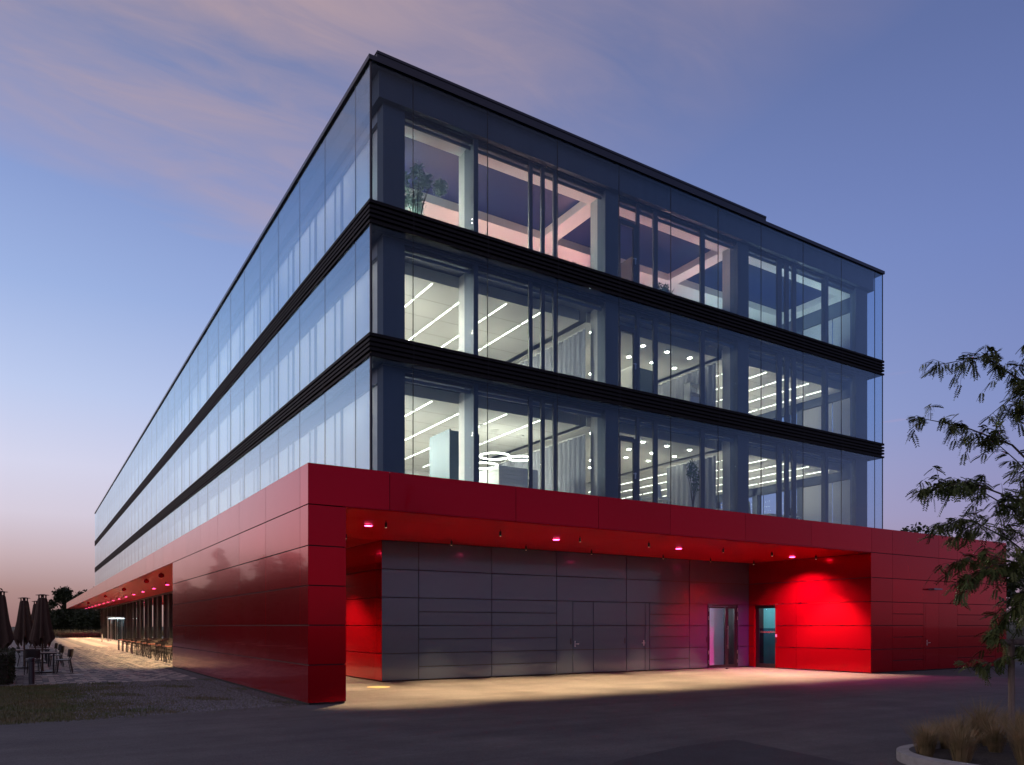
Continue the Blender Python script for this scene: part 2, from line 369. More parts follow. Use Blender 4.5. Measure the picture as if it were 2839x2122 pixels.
def lamp(name, kind, loc, energy, color, aim=(0, 0, -1), size=0.05, cone=90, blend=0.5, parent=None):
    d = bpy.data.lights.new(name, kind); d.energy = energy; d.color = color
    if kind == 'SPOT': d.spot_size = R(cone); d.spot_blend = blend
    d.shadow_soft_size = size
    o = bpy.data.objects.new(name, d); col.objects.link(o); o.location = loc
    o.rotation_euler = Vector(aim).to_track_quat('-Z', 'Y').to_euler()
    if parent: o.parent = parent
    return o
def structure(name, mb, m): return tag(mb.build(name, m), kind='structure')

# ================================================================== GROUND
structure('ground', MB().poly([(-1800,-1200,-.05),(1800,-1200,-.05),(1800,2200,-.05),(-1800,2200,-.05)]), 'field')
road = structure('road', MB().poly([(x, y, 0) for x, y in [(-80,-60),(70,-60),(70,-46),(36.5,-7),(32.6,3.2),(30.5,20),(0.03,20),(0.03,.37),(-3,-.24),(-6,-.36),(-80,-2.6)]]), 'asphalt')
MB().poly([(x, y, .004) for x, y in [(3.72,-8.05),(3.34,-10.24),(2.75,-14),(-2.2,-14),(-.6,-9.4),(1.2,-8.5),(2.6,-8.12)]]).build('asphalt_patch', 'patch', road)
# saw-cut seams and a repaired strip in the yard
for i, (y0, y1, a, b_) in enumerate([(.32,.33,1.0,19.2),(2.95,2.96,4.0,19.4),(-1.9,-1.89,.2,29)]):
    MB().poly([(a, y0, .0045), (b_, y0+.05, .0045), (b_, y1+.055, .0045), (a, y1+.005, .0045)]).build('asphalt_seam', 'patch', road)
MB().lathe([(0.31, 0), (0.31, .006)], 28, (3.05, 3.62, .001)).build('manhole_cover', 'cover', road)
structure('gravel_bed', MB().poly([(x, y, -.012) for x, y in [(-4.1,-.45),(0.03,.2),(0.03,9.5),(-4.6,9.5)]]), 'gravelbed')
structure('lawn', MB().poly([(x, y, -.008) for x, y in [(-40,-1.6),(-6,-.45),(-4.05,-.40),(-3.7,1.2),(-3.1,2.6),(-3.5,4.2),(-3.0,5.6),(-3.9,7.2),(-4.55,9.4),(-40,9.4)]]), 'field')
# drain strip along the red wall
structure('drain_strip', MB().poly([(-.42,.1,.002),(.05,.1,.002),(.05,17.6,.002),(-.42,17.6,.002)]), 'joint')

# gravel stones and lawn blades
def scatter_stones(n):
    mb = MB(); rnd = random.Random(3)
    for _ in range(n):
        u = -4.2 + 4.15*rnd.random()**0.8; v = -.25 + 9.5*rnd.random()
        if v < -.3+.12*(u+4.2)*.9: continue
        g = math.sin(u*2.1+1.3)*math.sin(v*1.5+.4) + .5*math.sin(u*4.3+v*3.1)
        if g > .75 and rnd.random() < .85: continue
        r = rnd.uniform(.010, .026); b = len(mb.v)
        a = rnd.uniform(0, 6.28); ca, sa = math.cos(a), math.sin(a)
        for dx, dy, dz in ((1,0,.2),(.1,.8,0),(-.9,.1,.3),(0,-.85,.1),(.1,.1,.8)):
            mb.v.append((u+r*(dx*ca-dy*sa), v+r*(dx*sa+dy*ca), -.008+r*dz))
        mb.f += [(b,b+1,b+4),(b+1,b+2,b+4),(b+2,b+3,b+4),(b+3,b,b+4)]
    return mb
tag(scatter_stones(15000).build('gravel', 'stone'), 'loose grey gravel strip beside the red wall', 'gravel', kind='stuff')
def scatter_blades(n, region, h0, h1, lean, w, rnd, keep=None):
    mb = MB()
    for _ in range(n):
        u, v = region(rnd)
        if keep and not keep(u, v, rnd): continue
        h = rnd.uniform(h0, h1); a = rnd.uniform(0, 6.28); l = rnd.uniform(0, lean)
        dx, dy = math.cos(a), math.sin(a); b = len(mb.v)
        mb.v += [(u-dy*w, v+dx*w, -.01), (u+dy*w, v-dx*w, -.01), (u+dx*l*h, v+dy*l*h, h)]
        mb.f.append((b, b+1, b+2))
    return mb
def lawn_keep(u, v, r):
    edge = -3.6 + .55*math.sin(v*1.1) + .35*math.sin(v*2.7+1)
    if u < edge: return True
    g = math.sin(u*2.1+1.3)*math.sin(v*1.5+.4) + .5*math.sin(u*4.3+v*3.1)
    return r.random() < (.75 if g > .75 else (.10 if u > edge+.9 else .35))
tag(scatter_blades(60000, lambda r: (-8.5+8.4*r.random(), -.5+9.9*r.random()), .015, .060, .9, .006, random.Random(5), lawn_keep).build('grass', 'grass'),
    'thin patchy lawn and weeds at the edge of the gravel', 'grass', kind='stuff')

# ------------------------------------------------------------------ paved terrace
plaza = structure('paved_terrace', MB().poly([(-7.2,9.4,-.03),(4.2,9.4,-.03),(4.2,108.6,-.03),(-7.2,108.6,-.03)]), 'joint')
PU, PV = 0.165, 0.46
pm = {k: MB().box(-PU/2+.004, -PV/2+.006, -.05, PU/2-.004, PV/2-.006, 0).mesh('paver_'+k, k) for k in ('pav_l', 'pav_m', 'pav_d')}
rp = random.Random(11)
def paver_kind(i, j):
    if i in (2, 9, 15, 16, 22): return 'pav_l' if rp.random() < .7 else 'pav_m'
    if i < -1: return 'pav_m' if rp.random() < .7 else 'pav_d'
    q = rp.random()
    if q < .16: return 'pav_m'
    return ('pav_l', 'pav_d')[(i+j+(1 if q > .86 else 0)) % 2]
single = 0
field = {k: MB() for k in pm}
for j in range(0, 96):
    v = 9.42 + PV*(j+.5)
    for i in range(-14, 54):
        u = -4.7 + PU*(i+.5) + (PU/3 if j % 2 else 0)*0
        if u < -7.0 or u > 3.95: continue
        if u > -.02 and v < 17.6: continue
        k = paver_kind(i, j); dz = rp.uniform(-.003, .001)
        if j < 10 and -5 <= i < 27 and single < 300:
            put('paver', pm[k], plaza, (u, v, dz)); single += 1
        else:
            field[k].box(u-PU/2+.004, v-PV/2+.006, -.05, u+PU/2-.004, v+PV/2-.006, dz)
for k, mb in field.items():
    o = mb.build('paver_field', k, plaza); o['kind'] = 'stuff'
for u in range(-7, 4):                                    # beyond, the slabs are too far to tell apart
    MB().poly([(u-.2, 53.58, -.002), (u+.8 if u < 3 else 4.2, 53.58, -.002), (u+.8 if u < 3 else 4.2, 108.6, -.002), (u-.2, 108.6, -.002)]).build('far_paving', ('pav_l', 'pav_m')[u % 2], plaza)
MB().box(-4.6, 14.05, -.03, -3.3, 14.11, .006).build('drain_grate', 'steel', plaza)

# ================================================================== THE BUILDING
B = empty('office_building'); tag(B, 'four-storey office block of glass above a red panelled base', 'building')
ROW = [0.03, .83, 1.66, 2.49, 3.32, 4.18, 5.05]
GH, GVt = 0.012, 0.007                                    # half joint widths
ZT, ZS = 5.05, 4.18
TIP = 114.57
def wallpanels(parent, m, axis, plane, out, ujs, zjs, wob=.0013, name='panel', th=.03):
    """boards on a vertical plane. axis 'u': plane v=plane; axis 'v': plane u=plane; out = +1/-1 outward"""
    GH, GVt = (.013, .012) if m == 'anthracite' else (.012, .007)
    for a, b in zip(ujs[:-1], ujs[1:]):
        for z0, z1 in zip(zjs[:-1], zjs[1:]):
            p0, p1 = sorted((plane, plane-out*th))
            if axis == 'u': piece(name, m, parent, a+GVt, p0, z0+GH, b-GVt, p1, z1-GH, wob)
            else: piece(name, m, parent, p0, a+GVt, z0+GH, p1, b-GVt, z1-GH, wob)
LV = [0.0, .56] + [.56+2.785*i for i in range(1, 7)]       # joints of the long side
LVw = LV[:7] + [17.5]
# --- the red screen wall
sw = MB().box(.025, .025, -.05, .795, 17.475, ZS-.01).build('screen_wall', 'joint', B)
wallpanels(sw, 'red', 'v', 0.0, -1, LVw, ROW[:6])
wallpanels(sw, 'red', 'u', 0.0, -1, [0.0+.0, .82], ROW[:6])
wallpanels(sw, 'red', 'v', .82, 1, LVw, ROW[:6])
wallpanels(sw, 'red', 'u', 17.5, 1, [0.0, .82], ROW[:6])
# --- fascia all round the podium
fa = MB().box(.03, .03, ZS+.03, 28.93, TIP-.03, ZT-.03).build('podium_roof', 'joint', B)
LVf = [0.0, .56] + [.56+2.785*i for i in range(1, 41)] + [TIP]
wallpanels(fa, 'red', 'v', 0.0, -1, LVf, [ZS, ZT])
FU = [0.0, 1.82, 5.12, 7.68, 10.23, 13.30, 16.41, 19.68, 20.92, 23.91, 25.20, 28.08, 28.96]
wallpanels(fa, 'red', 'u', 0.0, -1, FU, [ZS, ZT])
wallpanels(fa, 'red', 'v', 28.96, 1, LVf[:10], [ZS, ZT])
wallpanels(fa, 'red', 'u', TIP, 1, [0, 3, 6, 9, 12, 15, 18], [ZS, ZT])
# --- soffits
sf = MB().box(.82, .03, ZS+.012, 19.6, 5.3, ZS+.03).build('soffit', 'joint', B)
for a, b in zip(FU[:7], FU[1:8]):
    for c, d in ((.03, 1.4), (1.4, 4.15), (4.15, 5.28)):
        piece('soffit_panel', 'red_soffit', sf, max(a, .82)+.003, c+.003, ZS-.012, b-.003, d-.003, ZS+.011, .0004)
MB().box(.03, 5.3, ZS+.012, 4.1, TIP-.03, ZS+.03).build('terrace_soffit', 'joint', B)
ts = B.children[-1]
for a, b in zip(LVf[2:-1], LVf[3:]):
    if b < 5.3: continue
    for c, d in ((.03, 2.0), (2.0, 4.0)):
        piece('soffit_panel', 'red_soffit', ts, (c if a > 17 else max(c, .83))+.003, max(a, 5.3)+.003, ZS-.012, d-.003, b-.003, ZS+.011, .0004)

# --- the dark delivery wall under the canopy
VD, UD, UR = 5.29, 3.84, 19.64
dw = MB().box(UD+.03, VD+.03, -.05, 17.34, VD+.5, ZS+.03).box(17.34, VD+.03, 2.50, 18.98, VD+.5, ZS+.03).box(18.98, VD+.03, -.05, UR+.5, VD+.5, ZS+.03).build('delivery_wall', 'joint', B)
DU = [UD, 5.03, 7.59, 10.13, 13.20, 16.32, UR]
D3 = [0.03, .83, 1.66, 2.49]; S6 = [0.03, .42, .83, 1.25, 1.66, 2.075, 2.49]
wallpanels(dw, 'anthracite', 'u', VD, -1, DU, [2.49, 3.32, 4.165])
wallpanels(dw, 'anthracite', 'u', VD, -1, [UD, 5.03], D3)
wallpanels(dw, 'anthracite', 'u', VD, -1, [5.03, 7.59, 10.13], S6, name='slat')
wallpanels(dw, 'anthracite', 'u', VD, -1, [10.13, 10.81, 11.70, 13.20, 14.09, 14.31], D3)
wallpanels(dw, 'anthracite', 'u', VD, -1, [14.31, 16.32], S6, name='slat')
wallpanels(dw, 'anthracite', 'u', VD, -1, [16.32, 17.30], D3)
wallpanels(dw, 'anthracite', 'u', VD, -1, [19.0, UR], D3)
def lever(parent, x, y, z, d):                            # door handle with plate, on a wall facing -v
    return MB().box(x-.02, y-.012, z-.10, x+.02, y, z+.10).box(x-.012, y-.06, z-.012, x+.012, y-.012, z+.012).box(min(x, x+d*.13), y-.065, z-.011, max(x, x+d*.13), y-.045, z+.011).build('door_handle', 'steel', parent)
lever(dw, 10.90, VD, 1.03, 1); lever(dw, 14.02, VD, 1.03, -1)
for x in (10.72, 13.12, 17.24): MB().box(x-.02, VD-.012, 1.02, x+.02, VD, 1.22).build('pull_recess', 'joint', dw)
# red return wall beside the terrace passage
rw = MB().box(UD+.03, VD+.5, -.05, UD+.4, 20, ZS+.03).build('return_wall', 'joint', B)
wallpanels(rw, 'red', 'v', UD, -1, [VD, VD+.50, VD+3.2, VD+6, VD+8.8, VD+11.6, 20], ROW[:5]+[4.165])

# --- the red block at the far end of the yard
VB = 26.0
rb = MB().box(UR+.03, .03, -.05, 28.93, 3.9, ZS+.03).box(UR+2.3, 3.9, -.05, 28.93, VB, ZS+.03).box(UR+.03, 3.9, 2.50, UR+.6, VD+.3, ZS+.03).box(UR+.03, 5.05, -.05, UR+.6, VD+.3, 2.5).build('service_block', 'joint', B)
wallpanels(rb, 'red', 'v', UR, -1, [0.0, 3.03, VD-.002], [2.49, 3.32, 4.165])
wallpanels(rb, 'red', 'v', UR, -1, [0.0, 3.03, 3.97], D3)
wallpanels(rb, 'red', 'v', UR, -1, [5.06, VD-.002], D3)
wallpanels(rb, 'red', 'u', 0.0, -1, [UR, 20.93, 23.91, 25.2, 28.08, 28.96], [2.49, 3.32, 4.18])
wallpanels(rb, 'red', 'u', 0.0, -1, [UR, 20.93], D3)
wallpanels(rb, 'red', 'u', 0.0, -1, [20.93, 22.87], S6, name='slat')
wallpanels(rb, 'red', 'u', 0.0, -1, [22.87, 23.0], [.03, 2.49])
wallpanels(rb, 'red', 'u', 0.0, -1, [23.0, 23.91, 25.2], D3[:1]+[.83, 2.49])
wallpanels(rb, 'red', 'u', 0.0, -1, [25.2, 28.08], S6, name='slat')
wallpanels(rb, 'red', 'u', 0.0, -1, [28.08, 28.96], D3)
wallpanels(rb, 'red', 'v', 28.96, 1, LVf[:9], ROW[:6])
lever(rb, 23.10, 0.0, 1.03, 1)
MB().box(23.2, -.22, 2.98, 23.75, 0, 3.03).build('wall_luminaire', 'anthracite', rb)
MB().box(UR-.004-.03, 3.90, 1.22, UR-.03, 3.965, 1.32).build('card_reader', 'sign', rb)
MB().box(UR-.004-.03, 3.915, .98, UR-.03, 3.95, 1.16).build('keypad', 'joint', rb)

# --- glazed double door in the dark wall
gd = MB().box(17.34, VD+.005, 0, 17.38, VD+.10, 2.49).box(18.90, VD+.005, 0, 18.98, VD+.10, 2.49).box(17.38, VD+.005, 2.42, 18.90, VD+.10, 2.49).build('glazed_double_door', 'black', B)
lf = MB().box(17.385, VD+.02, .02, 17.43, VD+.09, 2.41).box(18.30, VD+.02, .02, 18.40, VD+.09, 2.41).box(17.43, VD+.02, .02, 18.30, VD+.09, .12).box(17.43, VD+.02, 2.34, 18.30, VD+.09, 2.41).build('door_leaf', 'black', gd)
lf2 = MB().box(18.40, VD+.02, .02, 18.47, VD+.09, 2.41).box(18.82, VD+.02, .02, 18.895, VD+.09, 2.41).box(18.47, VD+.02, .02, 18.82, VD+.09, .12).box(18.47, VD+.02, 2.34, 18.82, VD+.09, 2.41).build('door_leaf', 'black', gd)
piece('glass', 'glass_in', gd, 17.43, VD+.05, .12, 18.30, VD+.06, 2.34)
piece('glass', 'glass_in', gd, 18.47, VD+.05, .12, 18.82, VD+.06, 2.34)
MB().tube([(18.39, VD-.04, .75), (18.39, VD-.04, 1.65)], .014, n=8).box(18.385, VD-.04, .85, 18.395, VD+.02, .87).box(18.385, VD-.04, 1.53, 18.395, VD+.02, 1.55).build('pull_handle', 'steel', gd)
for x in (17.345, 18.965):
    for z in (.25, .62, 1.95, 2.28): MB().tube([(x, VD-.008, z-.07), (x, VD-.008, z+.07)], .011, n=8).build('hinge', 'steel', gd)
# lobby behind it
lob = MB().box(17.3, VD+1.2, 0, 19.6, VD+1.25, 2.6).box(17.25, VD+.5, 0, 17.3, VD+1.25, 2.6).build('lobby_wall', 'lilac', B)
MB().box(19.55, VD+.51, 0, 19.6, VD+1.2, 2.6).build('lobby_side_wall', 'turq', lob)
MB().box(17.3, VD+.5, 2.6, 19.6, VD+1.25, 2.65).build('lobby_ceiling', 'ceiling', lob)
MB().box(17.3, VD+.5, .0, 19.6, VD+1.25, .008).build('lobby_floor', 'carpet', lob)
MB().lathe([(.14, -.05), (.16, 0), (.16, .04)], 16, (17.95, VD+.85, 2.40)).build('lobby_lamp', 'e_bright', lob)
# --- side door with frosted glass in the red wall
sdr = MB().box(UR+.10, 3.97, 0, UR+.17, 4.03, 2.49).box(UR+.10, 4.86, 0, UR+.17, 5.055, 2.49).box(UR+.10, 4.03, 2.34, UR+.17, 4.86, 2.49).box(UR+.10, 4.03, 0, UR+.17, 4.86, .16).build('delivery_door', 'black', B)
piece('glass', 'glass_in', sdr, UR+.13, 4.03, 1.55, UR+.14, 4.86, 2.34)
piece('frosted_glass', 'frosted', sdr, UR+.13, 4.03, .16, UR+.14, 4.86, 1.55)
MB().box(UR, 3.972, -.02, UR+.1, 4.0, 2.49).box(UR, 5.03, -.02, UR+.1, 5.06, 2.49).box(UR, 4.0, 2.46, UR+.1, 5.03, 2.49).build('door_reveal', 'red', sdr)
tcv = bpy.data.curves.new('door_lettering', 'FONT'); tcv.body = 'Anlieferung Küche'; tcv.size = .098; tcv.align_x = 'CENTER'; tcv.extrude = .001
tcv.materials.append(MT['orange'])
tmp = bpy.data.objects.new('lettering', tcv); col.objects.link(tmp); bpy.context.view_layer.update()
tme = bpy.data.meshes.new_from_object(tmp.evaluated_get(bpy.context.evaluated_depsgraph_get())); bpy.data.objects.remove(tmp)
if not tme.materials: tme.materials.append(MT['orange'])
tob = put('lettering', tme, sdr, (UR+.122, 4.45, 1.38), (R(90), 0, R(-90)))
kit = MB().box(UR+.6, 3.5, 0, UR+2.2, 3.55, 2.7).box(UR+2.2, 3.5, 0, UR+2.25, 5.29, 2.7).box(UR+.6, 5.25, 0, UR+2.2, 5.3, 2.7).build('kitchen_lobby', 'turq', B)
MB().box(UR+.6, 3.55, 2.7, UR+2.2, 5.25, 2.75).build('lobby_ceiling', 'ceiling', kit)
MB().box(UR+.9, 4.2, 2.66, UR+1.9, 4.32, 2.69).build('light_strip', 'e_bright', kit)
MB().box(UR+2.0, 4.45, 1.2, UR+2.19, 5.0, 1.85).build('wall_cabinet', 'steel', kit)
# door stop on the ground
tag(MB().lathe([(.05, 0), (.055, .03), (.04, .055)], 14, (17.75, VD-.55, 0)).build('door_stop', 'black'), 'small black door stop on the asphalt before the glazed door', 'door stop')

# ================================================================== UPPER FLOORS
GU, GV, EU, EV = 3.393, 5.048, 28.46, 110.25               # outer glass planes
VI, UI, UE = GV+.40, GU+.56, EU-.59                        # inner facade
tf = lambda u: (u+4.936)*(VI+15.716)/(5.738+15.716)-4.936  # measured on v=5.74, moved onto the inner plane
Z1, Z2, Z3 = (5.05, 9.39), (10.06, 13.21), (13.88, 17.87)
RM = [GU, 4.74, 7.30, 10.0, 12.66, 15.14, 17.63, 20.10, 22.74, 25.36, 27.84, EU]
LM = [GV, 6.26] + [6.26+2.785*i for i in range(1, 37)] + [EV]
def panes(z0, z1):
    for a, b in zip(RM[:-1], RM[1:]):
        piece('pane', 'glass', B, a+.006, GV, z0, b-.006, GV+.016, z1, .0006)
    for a, b in zip(LM[:-1], LM[1:]):
        piece('pane', 'glass', B, GU, a+.006, z0, GU+.016, b-.006, z1, .0012)
    for a, b in zip(LM[:9], LM[1:10]):
        piece('pane', 'glass', B, EU-.016, a+.006, z0, EU, b-.006, z1, .0006)
for zz in (Z1, Z2, Z3):
    panes(*zz)
    for a in RM[1:-1]: piece('glazing_seal', 'seal', B, a-.009, GV+.001, zz[0], a+.009, GV+.03, zz[1])
    for a in LM[1:-1]: piece('glazing_seal', 'seal', B, GU+.001, a-.009, zz[0], GU+.03, a+.009, zz[1])
    for a in LM[1:9]: piece('glazing_seal', 'seal', B, EU-.03, a-.009, zz[0], EU-.001, a+.009, zz[1])
    piece('corner_profile', 'seal', B, GU-.004, GV-.004, zz[0], GU+.05, GV+.05, zz[1])
    piece('corner_profile', 'seal', B, EU-.03, GV-.004, zz[0], EU+.003, GV+.03, zz[1])
# louvred floor bands
for z0, z1 in ((9.39, 10.06), (13.21, 13.88)):
    bd = MB().box(GU+.035, GV+.035, z0+.005, EU-.035, GV+.30, z1-.02).box(GU+.035, GV+.30, z0+.005, GU+.30, EV-.04, z1-.02).box(EU-.30, GV+.30, z0+.005, EU-.035, 34, z1-.02).build('floor_band', 'joint', B)
    zs = [z0+.0, z0+.165, z0+.30, z0+.435, z0+.58]
    for i, z in enumerate(zs):
        h = .075 if i < 4 else .09
        piece('slat', 'band', bd, GU-.045, GV-.045, z, EU+.045, GV+.04, z+h)
        piece('slat', 'band', bd, GU-.045, GV+.04, z, GU+.04, EV, z+h)
        piece('slat', 'band', bd, EU-.04, GV+.04, z, EU+.045, 34, z+h)
    for a in RM[1:-1]: piece('joint_strip', 'joint', bd, a-.008, GV-.048, z0, a+.008, GV-.03, z1+.001)
    for a in LM[1:22]: piece('joint_strip', 'joint', bd, GU-.048, a-.008, z0, GU-.03, a+.008, z1+.001)
    # walkway grating of the cavity, and the soffit behind the band
    MB().box(GU+.31, GV+.31, z0+.03, EU-.31, VI, z1-.25).box(GU+.31, VI, z0+.03, UI, EV-.3, z1-.25).box(UE, VI, z0+.03, EU-.31, 34, z1-.25).build('cavity_walkway', 'frame', B)
# roof edge
rc = MB().box(GU-.06, GV-.06, 17.875, EU+.06, GV+.45, 18.01).box(GU-.06, GV+.45, 17.875, GU+.45, EV+.06, 18.01).box(EU-.45, GV+.45, 17.875, EU+.06, 40, 18.01).build('roof_cap', 'roofcap', B)
rr = MB().box(3.72, GV+.30, 18.15, 20.75, GV+.55, 18.46).box(3.72, GV+.28, 18.40, 20.75, GV+.60, 18.475).build('roof_screen', 'roofcap', B)
MB().box(20.3, GV+.26, 18.10, 21.0, GV+.36, 18.20).build('screen_rail', 'roofcap', rr)
for i in range(58):
    piece('bracket', 'joint', rr, 3.85+i*.295, GV+.29, 18.01, 3.91+i*.295, GV+.5, 18.15)
# parapet panels inside the glass
MB().box(GU+.36, GV+.22, 17.10, EU-.36, VI+.3, 17.874).box(GU+.36, VI+.3, 17.10, UI+.3, EV-.3, 17.874).box(UE-.3, VI+.3, 17.10, EU-.36, 34, 17.874).build('parapet', 'parapet', B)
# slabs and roof
RB = 30.0                                                  # depth of the rooms that can be seen into
for z0, z1 in ((5.02, 6.00), (9.36, 9.98), (13.18, 13.80), (17.32, 17.86)):
    MB().box(UI+.02, VI+.02, z0, UE-.02, EV-.5, z1).build('floor_slab', 'slab', B)
for z in (6.0, 9.98, 13.80): MB().box(UI+.03, VI+.25, z+.002, UE-.03, RB, z+.02).build('room_floor', 'carpet', B)
# inner facade to the yard
HD = [9.28, 13.09, 17.06]
FL = [6.0, 9.98, 13.80]
piers = [(UI, tf(4.78)), (tf(7.19), tf(7.35)), (tf(12.6), tf(13.23)), (tf(19.5), tf(20.16)), (tf(25.2), tf(25.41)), (tf(27.45), UE)]
mull = [(9.33, 9.51), (9.83, 10.01), (10.34, 10.51), (14.10, 14.28), (14.95, 15.19), (17.42, 17.68), (21.99, 22.31), (22.50, 22.77), (22.97, 23.26)]
solid = sorted([(a, b) for a, b in piers] + [(tf(a), tf(b)) for a, b in mull])
for fi in range(3):
    z0, z1 = FL[fi], HD[fi]
    for k, (a, b) in enumerate(piers):
        dp = (.45, .62, .45, .40, .22, .30)[k]
        piece('pier', 'inner', B, a, VI, z0, b, VI+dp, z1+.06)
        if k in (1, 2, 3): piece('column', 'concrete', B, a+.02, VI+dp+.002, z0, max(b-.02, a+.3), VI+dp+.42, z1-.02)
    for a, b in mull: piece('mullion', 'frame', B, tf(a)+.02, VI+.04, z0, tf(b)-.02, VI+.12, z1)
    piece('head_beam', 'parapet' if fi == 2 else 'inner', B, UI, VI+.01, z1, UE, VI+.44, (9.36, 13.18, 17.1)[fi])
    piece('window_head', 'frame', B, UI+.5, VI+.10, z1-.10, UE-.3, VI+.16, z1)
    piece('window_head', 'frame', B, UI+.5, VI+.22, z1-.22, UE-.3, VI+.26, z1-.12)
    for (a, b), (c, d) in zip(solid[:-1], solid[1:]):
        if c-b > .08: piece('inner_pane', 'glass_in', B, b+.002, VI+.10, z0, c-.002, VI+.112, z1-.10)
    # balcony door in the middle bay
    x0, x1 = tf(13.25), tf(14.10)
    dr = MB().box(x0, VI+.04, z0, x0+.10, VI+.12, z0+2.45).box(x1-.12, VI+.04, z0, x1, VI+.12, z0+2.45).box(x0+.10, VI+.04, z0+2.32, x1-.12, VI+.12, z0+2.50).box(x0+.10, VI+.04, z0, x1-.12, VI+.12, z0+.14).build('balcony_door', 'frame', B)
    MB().box(x1-.08, VI-.01, z0+1.0, x1-.05, VI+.04, z0+1.22).box(x1-.19, VI-.04, z0+1.16, x1-.05, VI-.015, z0+1.185).build('door_handle', 'steel', dr)
# inner facade to the terrace: pale blinds behind paired mullions
for fi in range(3):
    z0, z1 = FL[fi], (9.30, 13.10, 17.08)[fi]
    zb = z1-.34 if fi < 2 else z1-.30
    MB().box(UI+.004, VI+.45, zb, UI+.40, EV-.6, z1+.06).build('lintel', 'lintel', B)
    vs = [VI+.45] + [6.26+2.785*i+.15 for i in range(1, 37)] + [EV-.6]
    for k, (a, b) in enumerate(zip(vs[:-1], vs[1:])):
        piece('mullion', 'lintel', B, UI+.055, b-.06, z0, UI+.115, b+.06, zb)
        if k < 22:
            piece('mullion', 'lintel', B, UI+.055, a+.62, z0, UI+.10, a+.68, zb)
        piece('blind', 'blind', B, UI+.12, a-.02, z0, UI+.14, b-.03, zb+.02)
# light strips added behind those blinds to brighten them from inside
for fi in range(3):
    z = (8.85, 12.65, 16.55)[fi]
    hl = MB().box(UI+.45, 18.5, z+.10, UI+6, EV-.7, z+.16).build('office_ceiling', 'ceiling', B)
    if fi < 2:
        for v0 in (7.2, 12.6): piece('light_strip', 'e_blind_fill', hl, UI+.75, v0, z+.0, UI+.95, v0+4.9, z+.03)
    else:
        piece('light_strip', 'e_blind_fill', hl, UI+.75, 8.4, 16.90, UI+.95, 17, 16.94)
    for v0 in range(19, 108, 6):
        piece('light_strip', 'e_blind_fill', hl, UI+.95, v0, z+.06, UI+1.25, v0+5.5, z+.098)
# inner facade on the far side: mullions only, the sky shows through
for fi in range(3):
    z0, z1 = FL[fi], HD[fi]
    for k in range(9):
        v = VI+.5+2.785*k
        piece('mullion', 'inner', B, UE-.3, v, z0, UE, v+.32, z1)
        piece('mullion', 'inner', B, UE-.2, v+.9, z0, UE-.02, v+1.0, z1)
    MB().box(UE-.3, VI+.45, z1-.75, UE-.002, RB, z1+.06).build('lintel', 'inner', B)
# rooms: ceilings, walls, lights
BAYS = [(UI+.45, 12.0), (12.35, 19.1), (19.45, UE-.35)]
CZ = [8.92, 12.72]
def strips(parent, rows, z, v0, v1, ln=1.22, gap=.16):
    for u in rows:
        v = v0
        while v+ln < v1:
            piece('light_strip', 'e_strip', parent, u-.018, v, z-.008, u+.018, v+ln, z+.004); v += ln+gap
for fi in range(2):
    z = CZ[fi]
    for bi, (a, b) in enumerate(BAYS):
        back = (17.0, 15.5, 24.0)[bi]
        cl = MB().box(a, VI+1.05, z, b, back, z+.05).box(a, VI+1.05, z+.05, b, VI+1.10, HD[fi]).build('suspended_ceiling', 'ceiling', B)
        # visible ceiling joints
        if bi != 1:
            k = VI+1.05+1.35
            while k < back: piece('ceiling_joint', 'inner', cl, a, k-.006, z-.002, b, k+.006, z+.01); k += 1.35
            strips(cl, [tf(6.3)+1.42*i for i in range(4)] if bi == 0 else [20.9+1.45*i for i in range(5)], z, VI+1.2, back-.5)
        else:
            for i in range(5):
                for j in range(6):
                    MB().lathe([(.075, -.012), (.075, .002)], 12, (13.1+1.28*i+(.35 if j % 2 else 0), VI+1.7+1.25*j, z)).build('downlight', 'e_spot', cl)
        MB().box(a-.3, back, FL[fi], b+.35, back+.1, HD[fi]).build('back_wall', 'roomwall', B)
# unseen uplighters added to brighten the office ceilings, and panels on the far side
def uplighter(u, v, z, fl):
    t = empty('added_uplighter', (u, v, z)); tag(t, 'added unseen uplighter lighting the office ceilings of the '+fl, 'added lamp', 'added office uplighters on the '+fl)
    MB().lathe([(.16, 0), (.16, .02), (.03, .03)], 16).build('base', 'steel', t)
    MB().tube([(0, 0, .02), (0, 0, .86)], .018, n=8).build('stem', 'steel', t)
    MB().box(-.30, -.15, .86, .30, .15, .90).build('head', 'white', t)
    MB().box(-.27, -.12, .9, .27, .12, .905).build('diffuser', 'e_up', t)
for fi, fl in ((0, 'first floor'), (1, 'second floor')):
    for u, v in ((6.3, 8.6), (9.6, 9.6), (8.0, 12.5), (14.6, 9.2), (17.4, 9.4), (21.6, 8.6), (24.3, 9.2), (22.8, 13), (26.2, 8.2), (20.8, 7.4), (26.6, 11)):
        uplighter(u, v, FL[fi]+.02, fl)
for fi in range(3):  # pale panels standing in for the bright sky in the far windows
    for a, b in ((VI+.46, VI+1.55), (VI+1.6, VI+3.2)):
        piece('blind', 'blind', B, UE-.34, a, FL[fi], UE-.32, b, HD[fi]-.8)
